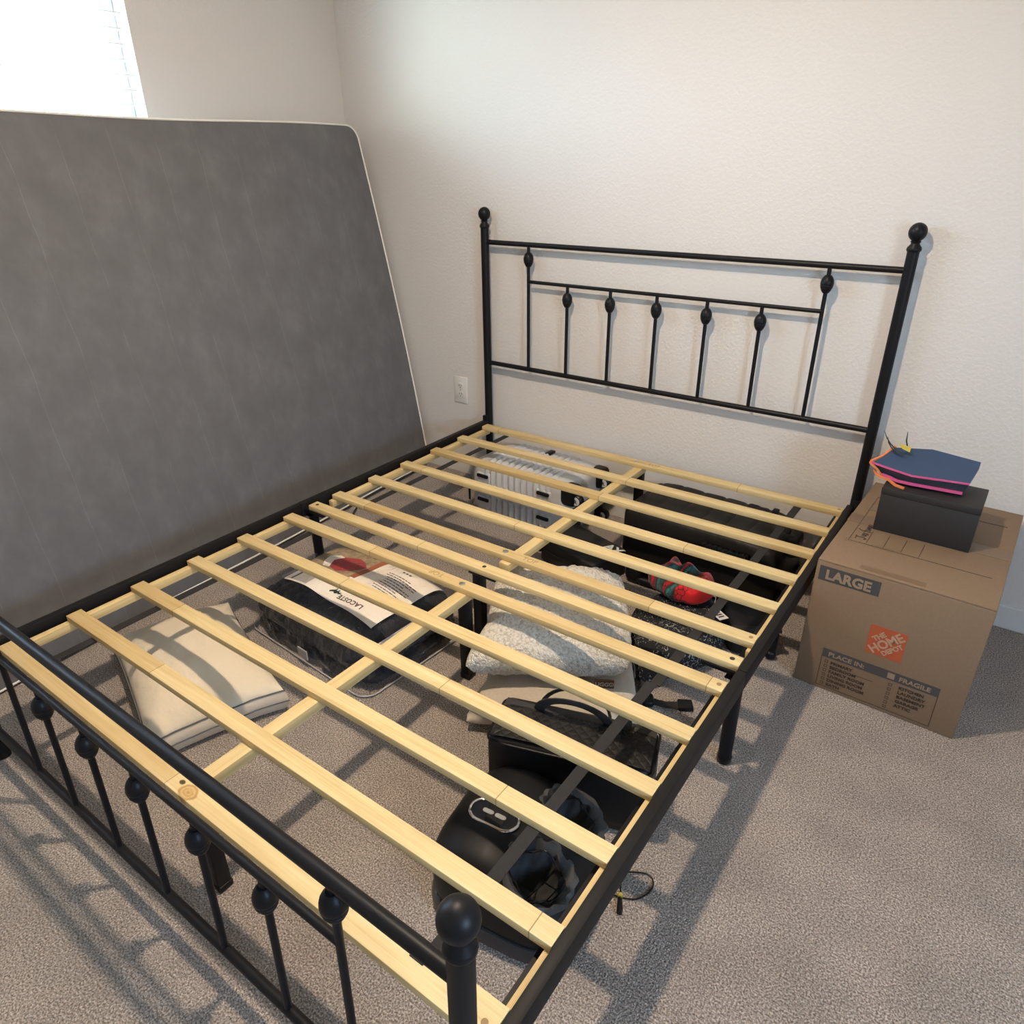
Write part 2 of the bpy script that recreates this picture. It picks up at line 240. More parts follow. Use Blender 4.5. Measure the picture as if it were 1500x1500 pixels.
M = dict(
    wall=wall_mat('wall_paint', (0.715, 0.675, 0.645)), ceil=wall_mat('ceiling_paint', (0.88, 0.87, 0.855)), carpet=carpet_mat(),
    trim=flat('white_trim', (0.74, 0.73, 0.71), 0.4), black=flat('black_powder_coat', (0.0085, 0.0085, 0.0105), 0.42, spec=0.22, nscale=500, nstr=0.08, ndist=0.0004),
    railtop=flat('black_rail_coat', (0.014, 0.0125, 0.012), 0.5, spec=0.15, nscale=500, nstr=0.12, ndist=0.0005),
    wood=wood_mat('slat_wood'), woody=wood_mat('runner_wood', 'y', tint=(1.0, 0.97, 0.92)),
    woodk=wood_mat('slat_wood_knotty', knot=[(0.783, -1.999, 0.017, False), (0.752, -1.991, 0.006, True), (1.132, -1.973, 0.006, False)]),
    steel=flat('zinc_bolt', (0.55, 0.54, 0.5), 0.3, 1.0), hole=flat('dark_hole', (0.03, 0.02, 0.012), 0.8), dimple=flat('brown_dimple', (0.33, 0.2, 0.09), 0.8),
    ink=flat('stamp_ink', (0.36, 0.26, 0.13), 0.9), strap=flat('black_webbing', (0.017, 0.015, 0.014), 0.85, nscale=700, nstr=0.5, ndist=0.0006),
    matt=mattress_mat(), piping=flat('cream_piping', (0.80, 0.77, 0.70), 0.8), mattside=flat('mattress_border', (0.30, 0.29, 0.28), 0.9, nscale=200),
    card=flat('cardboard', (0.225, 0.146, 0.088), 0.75, nscale=160, nstr=0.08, ndist=0.0006, var=0.05), cardtape=flat('cardboard_tape', (0.195, 0.124, 0.074), 0.35),
    greyink=flat('grey_print', (0.062, 0.058, 0.058), 0.7), cardlet=flat('bare_cardboard_letters', (0.30, 0.205, 0.13), 0.75), darkink=flat('dark_print', (0.045, 0.03, 0.022), 0.75),
    orange=flat('orange_print', (0.42, 0.085, 0.03), 0.6), orangelet=flat('logo_letters', (0.45, 0.27, 0.17), 0.7),
    dgrey=flat('dark_grey_card', (0.020, 0.018, 0.018), 0.6, nscale=300, nstr=0.1),
    plate=flat('white_plastic', (0.76, 0.74, 0.70), 0.35), slot=flat('dark_slot', (0.05, 0.05, 0.05), 0.6),
    silver=flat('white_suitcase_shell', (0.60, 0.60, 0.60), 0.33), silver_shade=flat('shaded_suitcase_shell', (0.50, 0.50, 0.51), 0.35), bplast=flat('black_plastic', (0.008, 0.008, 0.009), 0.35, spec=0.25),  # lower suitcase shell: the white one with its shadow mixed into the colour
    bcase=flat('black_case_shell', (0.016, 0.014, 0.013), 0.5, spec=0.25, nscale=90, nstr=0.2, ndist=0.002), bcloth=flat('black_nylon', (0.010, 0.010, 0.011), 0.6, spec=0.25, nscale=40, nstr=0.5, ndist=0.006),
    bflat=flat('black_sleeve', (0.021, 0.019, 0.018), 0.6, spec=0.25, nscale=300, nstr=0.15), whitelet=flat('white_lettering', (0.62, 0.61, 0.58), 0.6),
    sherpa=sherpa_mat(), beige=flat('beige_plush', (0.50, 0.435, 0.35), 0.95, nscale=120, nstr=0.35, ndist=0.003, var=0.05, sheen=0.3), brown=flat('brown_leather_tag', (0.11, 0.045, 0.018), 0.6),
    floral=floral_mat(), red=red_cloth_mat(), paper=flat('white_paper', (0.66, 0.60, 0.56), 0.7), greycloth=flat('grey_lining', (0.046, 0.045, 0.046), 0.7, nscale=60, nstr=0.4, ndist=0.004),
    quilt=quilt_mat(), leather=flat('black_leather', (0.012, 0.011, 0.011), 0.45, spec=0.25, nscale=160, nstr=0.25, ndist=0.0015), softleather=flat('soft_black_fabric', (0.030, 0.028, 0.028), 0.7, nscale=120, nstr=0.2),
    mass=flat('massager_black', (0.008, 0.008, 0.009), 0.45, spec=0.18, nscale=600, nstr=0.06), massband=flat('massager_band', (0.022, 0.025, 0.032), 0.35), chrome=flat('chrome', (0.85, 0.85, 0.86), 0.12, 1.0), gloss=flat('gloss_black', (0.003, 0.003, 0.004), 0.08),
    button=flat('grey_button', (0.36, 0.35, 0.32), 0.35, 0.4), yellow=flat('yellow_tape', (0.4, 0.33, 0.05), 0.6),
    navy=flat('navy_comforter', (0.0055, 0.007, 0.014), 0.6, spec=0.35, nscale=26, nstr=0.9, ndist=0.015, sheen=0.1), vinyl=vinyl_mat(), cardp=flat('cream_insert', (0.86, 0.78, 0.68), 0.6), photo=flat('tan_photo', (0.36, 0.27, 0.17), 0.5, nscale=60, var=0.25),
    rust=flat('rust_print', (0.36, 0.10, 0.045), 0.5), redp=flat('red_print', (0.36, 0.045, 0.05), 0.5), greyp=flat('grey_print_paper', (0.42, 0.40, 0.39), 0.5), croc=flat('dark_green_print', (0.012, 0.03, 0.018), 0.6), zipper=flat('grey_zipper', (0.50, 0.44, 0.40), 0.5),
    pillow=flat('cream_pillow', (0.74, 0.64, 0.49), 0.9, nscale=22, nstr=0.5, ndist=0.012), gusset=flat('pillow_gusset', (0.66, 0.56, 0.44), 0.9, nscale=22, nstr=0.4, ndist=0.008), gpipe=flat('grey_cord', (0.12, 0.115, 0.12), 0.8),
    oblue=flat('blue_paper', (0.030, 0.060, 0.125), 0.6, nscale=400), oslate=flat('slate_paper', (0.032, 0.052, 0.066), 0.6), oorange=flat('orange_paper', (0.72, 0.22, 0.075), 0.6), opink=flat('pink_paper', (0.60, 0.09, 0.25), 0.6), odark=flat('dark_paper', (0.02, 0.03, 0.03), 0.6), oyellow=flat('yellow_paper', (0.7, 0.5, 0.08), 0.6), obrown=flat('rust_paper', (0.20, 0.055, 0.02), 0.6),
    blind=flat('blind_white', (0.80, 0.82, 0.80), 0.45), glass=glass_mat(), lamp=emit_mat('lamp_glow', (1.0, 0.80, 0.585), 2050.0), lampbase=flat('lamp_base', (0.7, 0.7, 0.68), 0.4),
)

# ------------------------------------------------------------------ mesh helpers
def obj(name, bm, mat, parent=None, smooth=True, kind=None, base=None):
    if base is not None: bmesh.ops.translate(bm, verts=bm.verts, vec=-Vector(base))
    bmesh.ops.recalc_face_normals(bm, faces=bm.faces)
    me = bpy.data.meshes.new(name); bm.to_mesh(me); bm.free()
    if smooth:
        for p in me.polygons: p.use_smooth = True
        try: me.set_sharp_from_angle(angle=math.radians(38))
        except Exception: pass
    o = bpy.data.objects.new(name, me); C.objects.link(o)
    if mat is not None: me.materials.append(M[mat] if isinstance(mat, str) else mat)
    if parent is not None: o.parent = parent
    if kind: o['kind'] = kind
    return o
def thing(name, label, cat, loc=(0, 0, 0), rz=0, group=None):
    o = bpy.data.objects.new(name, None); C.objects.link(o); o.empty_display_size = 0.1
    o.location = loc; o.rotation_euler = (0, 0, rz); o['label'] = label; o['category'] = cat
    if group: o['group'] = group
    return o
def struct(name, bm, mat, smooth=False):
    return obj(name, bm, mat, None, smooth, 'structure')
def B(): return bmesh.new()
def box(bm, lo, hi, bev=0, seg=2, mtx=None):
    g = bmesh.ops.create_cube(bm, size=1)
    vs = g['verts']; lo = Vector(lo); hi = Vector(hi); c = (lo+hi)/2; d = hi-lo
    for v in vs: v.co = Vector((v.co.x*d.x, v.co.y*d.y, v.co.z*d.z)) + c
    if bev:
        es = list({e for v in vs for e in v.link_edges})
        r = bmesh.ops.bevel(bm, geom=es, offset=bev, segments=seg, affect='EDGES', profile=0.5)
        vs = list({v for f in r['faces'] for v in f.verts} | {v for v in vs if v.is_valid})
    if mtx is not None: bmesh.ops.transform(bm, matrix=mtx, verts=vs)
    return bm
def ring_frame(t):
    t = t.normalized(); a = Vector((0, 0, 1)) if abs(t.z) < 0.9 else Vector((1, 0, 0))
    u = t.cross(a).normalized(); return u, t.cross(u).normalized()
def tube(bm, pts, r, seg=14, cap=True, closed=False, flat=None):
    """sweep a circle (or flat rectangle-ish ellipse: flat=(a,b)) along points; r may be a list"""
    pts = [Vector(p) for p in pts]; n = len(pts); rings = []; pu = None
    for i, p in enumerate(pts):
        if closed: t = pts[(i+1) % n]-pts[i-1]
        else: t = pts[min(i+1, n-1)]-pts[max(i-1, 0)]
        u, w = ring_frame(t)
        if pu is not None:
            u = (pu - t.normalized()*pu.dot(t.normalized())).normalized(); w = t.normalized().cross(u).normalized()
        pu = u; rr = r[i] if isinstance(r, (list, tuple)) else r
        a, b = (flat if flat else (rr, rr))
        rings.append([bm.verts.new(p+u*math.cos(2*PI*k/seg)*a+w*math.sin(2*PI*k/seg)*b) for k in range(seg)])
    for i in range(n if closed else n-1):
        A, D = rings[i], rings[(i+1) % n]
        for k in range(seg): bm.faces.new((A[k], A[(k+1) % seg], D[(k+1) % seg], D[k]))
    if cap and not closed:
        bm.faces.new(rings[0]); bm.faces.new(list(reversed(rings[-1])))
    return bm
def lathe(bm, prof, at=(0, 0, 0), seg=28, mtx=None):
    """prof: list of (radius, height); revolved round z"""
    at = Vector(at); rings = []
    for r, z in prof:
        if r < 1e-6: rings.append([bm.verts.new(at+Vector((0, 0, z)))])
        else: rings.append([bm.verts.new(at+Vector((r*math.cos(2*PI*k/seg), r*math.sin(2*PI*k/seg), z))) for k in range(seg)])
    for A, D in zip(rings, rings[1:]):
        for k in range(seg):
            k2 = (k+1) % seg
            if len(A) == 1 and len(D) == 1: continue
            if len(A) == 1: bm.faces.new((A[0], D[k2], D[k]))
            elif len(D) == 1: bm.faces.new((A[k], A[k2], D[0]))
            else: bm.faces.new((A[k], A[k2], D[k2], D[k]))
    if len(rings[0]) > 1: bm.faces.new(list(reversed(rings[0])))
    if len(rings[-1]) > 1: bm.faces.new(rings[-1])
    if mtx is not None: bmesh.ops.transform(bm, matrix=mtx, verts=[v for R in rings for v in R])
    return bm
def prism(bm, poly, z0, z1, mtx=None):
    """2-D outline extruded from z0 to z1"""
    a = [bm.verts.new((x, y, z0)) for x, y in poly]; d = [bm.verts.new((x, y, z1)) for x, y in poly]
    n = len(poly)
    for i in range(n): bm.faces.new((a[i], a[(i+1) % n], d[(i+1) % n], d[i]))
    bm.faces.new(list(reversed(a))); bm.faces.new(d)
    if mtx is not None: bmesh.ops.transform(bm, matrix=mtx, verts=a+d)
    return bm
def blob(bm, size, e=4, n=20, fn=None, at=(0, 0, 0)):
    """rounded box (superellipsoid) of the full size given, n quads per cube edge; fn(p, unit) -> new p"""
    g = bmesh.ops.create_grid(bm, x_segments=1, y_segments=1, size=0.001) if False else None
    tmp = {}; hx = Vector(size)/2; at = Vector(at)
    def vert(c):
        k = (round(c[0]*n), round(c[1]*n), round(c[2]*n))
        if k in tmp: return tmp[k]
        p = Vector(c); d = (abs(p.x)**e+abs(p.y)**e+abs(p.z)**e)**(1/e); q = p/d
        co = Vector((q.x*hx.x, q.y*hx.y, q.z*hx.z))
        if fn: co = fn(co, q)
        tmp[k] = bm.verts.new(co+at); return tmp[k]
    st = [-1+2*i/n for i in range(n+1)]
    for ax in range(3):
        for sgn in (-1, 1):
            for i in range(n):
                for j in range(n):
                    cs = []
                    for (a, b) in ((i, j), (i+1, j), (i+1, j+1), (i, j+1)):
                        c = [0, 0, 0]; c[ax] = sgn; c[(ax+1) % 3] = st[a]; c[(ax+2) % 3] = st[b]; cs.append(vert(c))
                    bm.faces.new(cs if sgn > 0 else list(reversed(cs)))
    return bm
def sheet(bm, x0, x1, y0, y1, nx, ny, zf, th=0.001):
    """thin sheet following zf(x, y)"""
    G = {}
    for s, dz in ((0, 0), (1, th)):
        for i in range(nx+1):
            for j in range(ny+1):
                x = x0+(x1-x0)*i/nx; y = y0+(y1-y0)*j/ny
                G[s, i, j] = bm.verts.new((x, y, zf(x, y)+dz))
    for i in range(nx):
        for j in range(ny):
            bm.faces.new((G[1, i, j], G[1, i+1, j], G[1, i+1, j+1], G[1, i, j+1]))
            bm.faces.new((G[0, i, j+1], G[0, i+1, j+1], G[0, i+1, j], G[0, i, j]))
    for i in range(nx):
        bm.faces.new((G[0, i, 0], G[0, i+1, 0], G[1, i+1, 0], G[1, i, 0])); bm.faces.new((G[0, i+1, ny], G[0, i, ny], G[1, i, ny], G[1, i+1, ny]))
    for j in range(ny):
        bm.faces.new((G[0, 0, j+1], G[0, 0, j], G[1, 0, j], G[1, 0, j+1])); bm.faces.new((G[0, nx, j], G[0, nx, j+1], G[1, nx, j+1], G[1, nx, j]))
    return bm
def nz(p, s, o=0): return noise.noise(Vector((p[0]*s+o, p[1]*s+o*1.7, p[2]*s-o)))
def text(name, body, size, mat, parent, mtx, bold=0.0, thick=0.0004, xs=1.0, fn=None, align='LEFT', track=1.0):
    cu = bpy.data.curves.new(name, 'FONT'); cu.body = body; cu.size = size; cu.offset = bold; cu.extrude = thick/2; cu.align_x = align; cu.space_character = track
    cu.resolution_u = 3
    t = bpy.data.objects.new(name, cu); C.objects.link(t); bpy.context.view_layer.update()
    me = bpy.data.meshes.new_from_object(t.evaluated_get(bpy.context.evaluated_depsgraph_get()))
    bpy.data.objects.remove(t); me.name = name
    me.transform(Matrix.Scale(xs, 4, (1, 0, 0))); me.transform(mtx)
    if fn:
        for v in me.vertices: v.co.z += fn(v.co.x, v.co.y)
    me.materials.clear(); me.materials.append(M[mat])
    o = bpy.data.objects.new(name, me); C.objects.link(o)
    if parent is not None: o.parent = parent
    return o
def T(x=0, y=0, z=0): return Matrix.Translation((x, y, z))
def RX(a): return Matrix.Rotation(a, 4, 'X')
def RY(a): return Matrix.Rotation(a, 4, 'Y')
def RZ(a): return Matrix.Rotation(a, 4, 'Z')
D = math.radians

# ------------------------------------------------------------------ the room
X0, X1, Y0, Y1, H = -0.815, 3.60, -4.60, 0.03, 2.44
struct('floor', box(B(), (X0-.1, Y0-.1, -0.08), (X1+.1, Y1+.1, 0)), 'carpet')
struct('ceiling', box(B(), (X0-.1, Y0-.1, H), (X1+.1, Y1+.1, H+.1)), 'ceil')
struct('wall_back', box(B(), (X0-.12, Y1, 0), (X1+.12, Y1+.12, H)), 'wall')
VY0, VY1, VZ0, VZ1 = -2.85, -2.00, 1.00, 1.78  # opening for a made-up window, added out of view to lift the shadows
bm = B()
box(bm, (X1, VY1, 0), (X1+.12, Y1, H)); box(bm, (X1, Y0, 0), (X1+.12, VY0, H)); box(bm, (X1, VY0, 0), (X1+.12, VY1, VZ0)); box(bm, (X1, VY0, VZ1), (X1+.12, VY1, H))
struct('wall_right', bm, 'wall')
bm = B()
for a in ((VY0, VY0+.05), (VY1-.05, VY1)): box(bm, (X1+.05, a[0], VZ0), (X1+.09, a[1], VZ1), .004)
for a in ((VZ0, VZ0+.05), (VZ1-.05, VZ1)): box(bm, (X1+.05, VY0, a[0]), (X1+.09, VY1, a[1]), .004)
fill_win = struct('fill_window', bm, 'trim')  # added window, only there to let in fill daylight from the right
obj('pane', box(B(), (X1+.068, VY0+.04, VZ0+.04), (X1+.072, VY1-.04, VZ1-.04)), 'glass', fill_win, False)
struct('wall_front', box(B(), (X0-.12, Y0-.12, 0), (X1+.12, Y0, H)), 'wall')
WY0, WY1, WZ0, WZ1 = -2.40, -0.872, 0.86, 2.06
bm = B()
box(bm, (X0-.12, WY1, 0), (X0, Y1, H)); box(bm, (X0-.12, Y0, 0), (X0, WY0, H))
box(bm, (X0-.12, WY0, 0), (X0, WY1, WZ0)); box(bm, (X0-.12, WY0, WZ1), (X0, WY1, H))
struct('wall_left', bm, 'wall')
struct('baseboard_back', box(B(), (X0, Y1-.012, 0), (X1, Y1, 0.08), 0.003), 'trim')
struct('baseboard_left', box(B(), (X0, Y0, 0), (X0+.012, Y1-.012, 0.08), 0.003), 'trim')
struct('baseboard_right', box(B(), (X1-.012, Y0, 0), (X1, Y1-.012, 0.08), 0.003), 'trim')
# window in the left wall, a white frame with a meeting rail, one pane in each half
bm = B(); xo, xi = X0-.112, X0-.07
for a in ((WY0, WY0+.05), (WY1-.05, WY1)): box(bm, (xo, a[0], WZ0), (xi, a[1], WZ1), .004)
for a in ((WZ0, WZ0+.05), (WZ1-.05, WZ1), (1.43, 1.48)): box(bm, (xo, WY0, a[0]), (xi, WY1, a[1]), .004)
win = struct('window_1', bm, 'trim')
obj('pane', box(B(), (X0-.094, WY0+.04, WZ0+.04), (X0-.090, WY1-.04, WZ1-.04)), 'glass', win, False)
obj('window_sill', box(B(), (X0-.07, WY0, WZ0-.002), (X0+.03, WY1, WZ0+.018), .004), 'trim', win, False)
# horizontal blind
bl = thing('window_blind', 'white horizontal slat blind hanging open in the window on the left wall', 'blind', (X0-.035, (WY0+WY1)/2, WZ0+.02))
hw = (WY1-WY0)/2-.012
obj('head_rail', box(B(), (-.028, -hw, WZ1-WZ0-.075), (.028, hw, WZ1-WZ0-.022), .004), 'blind', bl, False)
bs = B()
for k in range(25):
    z = .045+.0435*k
    box(bs, (-.024, -hw, -.0013), (.024, hw, .0013), mtx=T(0, 0, z)@RY(D(-2)))
obj('blind_slats', bs, 'blind', bl, False)
for yy in (-.55, 0, .55):
    obj('ladder_cord', tube(B(), [(.0255, yy, .02), (.0255, yy, 1.13)], .001, 6), 'blind', bl)
obj('bottom_rail', box(B(), (-.024, -hw, .004), (.024, hw, .02), .003), 'blind', bl, False)
# ceiling lamp (source of the warm light)
cl = thing('ceiling_lamp', 'round flush disc ceiling lamp set close under the ceiling above the bed', 'lamp', (0.93, -1.60, H))
obj('lamp_rim', lathe(B(), [(.0, 0), (.070, 0), (.070, -.012), (.062, -.020), (.050, -.022), (.048, -.016), (0, -.016)], seg=40), 'lampbase', cl)
obj('lamp_diffuser', lathe(B(), [(0, -.0165), (.047, -.0165), (.047, -.0205), (0, -.0205)], seg=40), 'lamp', cl, False)
# outlet
ot = thing('wall_outlet', 'white duplex power outlet on the wall left of the headboard', 'outlet', (-.216, Y1, .411))
obj('cover_plate', box(B(), (-.038, -.006, -.062), (.038, 0, .062), .003), 'plate', ot)
for s in (-1, 1):
    f = obj('socket', lathe(B(), [(0, 0), (.0165, 0), (.0165, .0025), (0, .0025)], mtx=T(0, -.006, s*.0195)@RX(D(90))@Matrix.Scale(.85, 4, (0, 1, 0))), 'plate', ot)
    b2 = B()
    for dx in (-.006, .006): box(b2, (dx-.0012, -.0092, s*.0195-.002), (dx+.0012, -.0084, s*.0195+.007))
    box(b2, (-.002, -.0092, s*.0195-.009), (.002, -.0084, s*.0195-.005))
    obj('slot', b2, 'slot', f, False)
obj('screw', lathe(B(), [(0, 0), (.003, 0), (.003, .0012), (0, .0012)], seg=12, mtx=T(0, -.006, 0)@RX(D(90))), 'steel', ot)

# ------------------------------------------------------------------ bed
bed = thing('bed', 'black metal bed frame with pale wooden slats, spindle headboard and footboard', 'bed')
XL, XR = -0.036, 1.500        # rail centres
YH, YF = -0.010, -2.071
FL = 0.0261                   # the footboard leans a touch
def fy(z): return YF+FL*(z-TOP)
def part(name, bm, mat, parent=bed, smooth=True): return obj(name, bm, mat, parent, smooth)
def post(x, yf, h, r=.0165):
    pts = [(x, yf(0), 0.0), (x, yf(.3), .3), (x, yf(h), h)]
    p = part('post', tube(B(), pts, r, 24), 'black')
    prof = [(.0165, -.004), (.0195, 0), (.0200, .004), (.0185, .009), (.0125, .016), (.0118, .020), (.0145, .024)]
    c = .049
    for i in range(3, 20):
        a = -PI/2+PI*i/19
        prof.append((.0245*math.cos(a), c+.0255*math.sin(a)))
    prof.append((0, c+.0255))
    obj('finial', lathe(B(), prof, (x, yf(h), h)), 'black', p)
    obj('foot_cap', lathe(B(), [(r+.001, 0), (r+.0015, .012), (r+.001, .022), (r, .022)], (x, yf(0), 0), 20), 'bplast', p)
    return p
hy = lambda z: YH
PXL, PXR = -0.029, 1.511
post(PXL, hy, TOP+.803); post(PXR, hy, TOP+.803)
post(-.030, fy, TOP+.286); post(1.502, fy, TOP+.286)
part('top_rail', tube(B(), [(PXL, YH, TOP+.748), (PXR, YH, TOP+.748)], .0095, 18), 'black')
part('middle_rail', tube(B(), [(.1833, YH, TOP+.6106), (1.2948, YH, TOP+.6106)], .0068, 16), 'black')
part('lower_rail', tube(B(), [(PXL, YH, TOP+.2602), (PXR, YH, TOP+.2602)], .0095, 18), 'black')
part('top_rail', tube(B(), [(-.030, fy(TOP+.226), TOP+.231), (1.502, fy(TOP+.226), TOP+.231)], .0110, 18), 'black')
FX = [.235, .405, .585, .7629, .9449, 1.1192, 1.2873]
part('middle_rail', tube(B(), [(FX[0], fy(TOP+.108), TOP+.108), (FX[6], fy(TOP+.108), TOP+.108)], .0073, 16), 'black')
part('lower_rail', tube(B(), [(-.030, fy(TOP-.215), TOP-.215), (1.502, fy(TOP-.215), TOP-.215)], .0098, 18), 'black')
KN = [(.0064, -.029), (.0098, -.0265), (.0140, -.0205), (.0165, -.0145), (.0166, -.0132), (.0178, -.0125), (.0180, -.0100), (.0172, -.0090), (.0186, -.0080), (.0192, -.0055), (.0186, -.0035), (.0196, -.0022), (.0198, .0015), (.0192, .0075), (.0176, .0135), (.0146, .0195), (.0108, .0240), (.0090, .0255), (.0064, .0255)]
def spindle(x, yf, z0, z1, kz):
    s = part('spindle', tube(B(), [(x, yf(z0), z0), (x, yf(z1), z1)], .0064, 14), 'black')
    obj('knob', lathe(B(), KN, (x, yf(kz), kz), 24), 'black', s)
HX = [.1833, .364, .5494, .7361, .9225, 1.1086, 1.2948]
for i, x in enumerate(HX):
    outer = i in (0, 6)
    spindle(x, hy, TOP+.2602, TOP+(.748 if outer else .6106), TOP+(.694 if outer else .557))
for i, x in enumerate(FX):
    outer = i in (0, 6)
    spindle(x, fy, TOP-.215, TOP+(.229 if outer else .108), TOP+(.183 if outer else .061))
# side rails, each of two lengths that meet over the middle leg
for x, s in ((XL, 1), (XR, -1)):
    for a, d in ((-2.055, -1.071), (-1.069, -.024)):
        bm = box(B(), (x-.0105, a, TOP-.050), (x+.0105, d, TOP), .0012)
        r = part('side_rail', bm, 'railtop', bed, True)
        bm = B(); lx = x+s*.0105
        box(bm, (min(lx, lx+s*.03), a+.01, TOP-.046), (max(lx, lx+s*.03), d-.01, TOP-.043))
        obj('ledge', bm, 'black', r, False)
for x, s in ((PXL, 1), (PXR, -1)):
    part('bracket', box(B(), (x-.012-s*.006, -.034, TOP-.055), (x+.012-s*.006, -.02, TOP+.022), .002), 'black')
for x in (-.02, 1.492): part('bracket', box(B(), (x-.012, -2.062, TOP-.055), (x+.012, -2.045, TOP-.002), .002), 'black')
# slats
YS = [-0.1000, -0.2706, -0.4405, -0.6144, -0.7832, -0.9563, -1.0604, -1.1663, -1.3422, -1.5121, -1.6824, -1.8527, -2.0130]
ST = 0.018
slats = []
for i, y in enumerate(YS):
    w = .039 if i < 12 else .056
    slats.append(part('slat', box(B(), (0.0, y, TOP-ST), (1.4885, y+w, TOP), .0016), 'woodk' if i == 12 else 'wood'))
def disc(name, x, y, r, mat, par, h=.0012, seg=16):
    return obj(name, lathe(B(), [(0, -.001), (r, -.001), (r, h*.6), (r*.75, h), (0, h)], (x, y, TOP), seg), mat, par)
for i, x, y in ((0, .736, -.083), (5, .736, -.935), (7, .744, -1.149)): disc('bolt', x, y, .0095, 'steel', slats[i], .0025, 6)
for x in (.022, .737, 1.466): disc('screw_hole', x, -1.040, .0062, 'hole', slats[6], .0005)
for i, x in ((0, 1.476), (5, 1.474), (7, 1.474), (12, 1.470)): disc('screw_hole', x, YS[i]+.022, .0055, 'dimple', slats[i], .0005)
text('stamp', 'TOP', .026, 'ink', slats[0], T(.786, -.092, TOP+.0001), 0, .0003)
text('stamp', 'TOP', .026, 'ink', slats[5], T(.800, -.946, TOP+.0001), 0, .0003)
text('stamp', 'TOP', .026, 'ink', slats[7], T(.675, -1.138, TOP+.0001)@RZ(PI), 0, .0003)
# runners under the slats: one down the middle and one at either end of the slats, in two halves
for a, d in ((-.97, -.062), (-1.985, -1.128)):
    part('centre_runner', box(B(), (.737, a, TOP-ST-.026), (.771, d, TOP-ST), .0015), 'woody')
    part('side_runner', box(B(), (-.004, a-.0, TOP-ST-.024), (.015, d, TOP-ST), .0015), 'woody')
    part('side_runner', box(B(), (1.475, a, TOP-ST-.024), (1.4885, d, TOP-ST), .0015), 'woody')
# webbing that ties the slats together
def strap(x, ya, yb):
    pts = []
    return part('webbing_strap', box(B(), (x-.0125, ya, TOP-ST-.0022), (x+.0125, yb, TOP-ST-.0004)), 'strap', bed, False)
strap(.130, -.945, -.075); strap(.133, -1.995, -1.135); strap(1.350, -1.205, -.075); strap(1.342, -2.0, -1.205)
bm = B()
box(bm, (1.325, -1.9565, TOP-ST-.002), (1.351, -1.9548, TOP+.0016)); box(bm, (1.325, -1.984, TOP+.0002), (1.351, -1.9548, TOP+.0018))
part('strap_end', bm, 'strap', bed, False)
bm = B(); tube(bm, [(.115, -.95, TOP-ST-.004), (.112, -.965, TOP-.04), (.118, -.972, TOP-.055), (.126, -.965, TOP-.05)], .004, 8)
part('strap_end', bm, 'strap')
# legs
def leg(x, y, top=TOP-.045, r=.0168):
    l = part('leg', tube(B(), [(x, y, 0.012), (x, y, top)], r, 22), 'black')
    obj('foot_cap', lathe(B(), [(r*.9, 0), (r+.0012, .004), (r+.0012, .02), (r, .02)], (x, y, 0), 20), 'bplast', l)
leg(1.484, -1.036); leg(-.014, -1.034)
def sleg(x, y, top):
    l = part('leg', box(B(), (x-.015, y-.015, .012), (x+.015, y+.015, top), .003), 'black')
    obj('foot_cap', box(B(), (x-.0165, y-.0165, 0), (x+.0165, y+.0165, .018), .003), 'bplast', l)
sleg(.752, -1.150, TOP-ST-.026); sleg(.714, -1.036, TOP-ST-.006); sleg(.752, -1.972, TOP-ST-.026); sleg(.755, -.080, TOP-ST-.026)
for x in (.745,): part('bracket', box(B(), (x-.050, -1.062, TOP-ST-.006), (x+.045, -1.020, TOP-ST), .001), 'black')
for a, d in ((1.40, 1.489), (-.024, .07)): part('bracket', box(B(), (a, -1.064, TOP-ST-.010), (d, -1.018, TOP-ST), .001), 'black')

# ------------------------------------------------------------------ mattress leaning on the left wall
b0 = Vector((-.398, -.012, .0)); b1 = Vector((-.398+.054*1.0, -1.012, .0)); tp = Vector((-.663, -.05, TOP+1.167))
e1 = (b1-b0).normalized(); up = (tp-b0); up = (up-e1*up.dot(e1)).normalized(); nn = e1.cross(up).normalized()
if nn.x < 0: nn = -nn
Wm = Matrix((( e1.x, up.x, nn.x, b0.x), (e1.y, up.y, nn.y, b0.y), (e1.z, up.z, nn.z, b0.z), (0, 0, 0, 1)))
mt = thing('mattress', 'grey bottomed queen mattress with cream piping leaning on the left wall', 'mattress')
mt.matrix_world = Wm
ML, MH, MT = 2.03, 1.512, .135
def outline(inset=0, n=10):
    r = .055; pts = []
    c = [(ML-r, .012+r, -90), (ML-r, MH-r, 0), (r+.028, MH-r, 90), (.10, .012+.10, 180)]
    rs = [r, r, r, .09]
    for (cx, cy, a0), rr in zip(c, rs):
        for k in range(n+1):
            a = D(a0+90*k/n); pts.append((cx+(rr-inset)*math.cos(a), cy+(rr-inset)*math.sin(a)))
    out = []
    for i in range(len(pts)):
        p, q = Vector(pts[i]), Vector(pts[(i+1) % len(pts)]); dd = (q-p).length; k = max(1, int(dd/.06))
        out += [tuple(p+(q-p)*j/k) for j in range(k)]
    # the right edge bellies out a little
    res = []
    for x, y in out:
        if x < .12: x -= .016*math.sin(PI*min(1, max(0, y/MH)))
        y += .004*math.sin(x*5)
        res.append((x, y))
    return res
OL = outline()
cen = Vector((ML/2, MH/2))
bm = B(); prev = None
levels = [(1.0, 0.0)] + [(1-t, .006*math.sin(min(1, t*6)*PI/2)+0.0) for t in (.015, .03, .06, .12, .22, .36, .52, .7, .86)]
rings = []
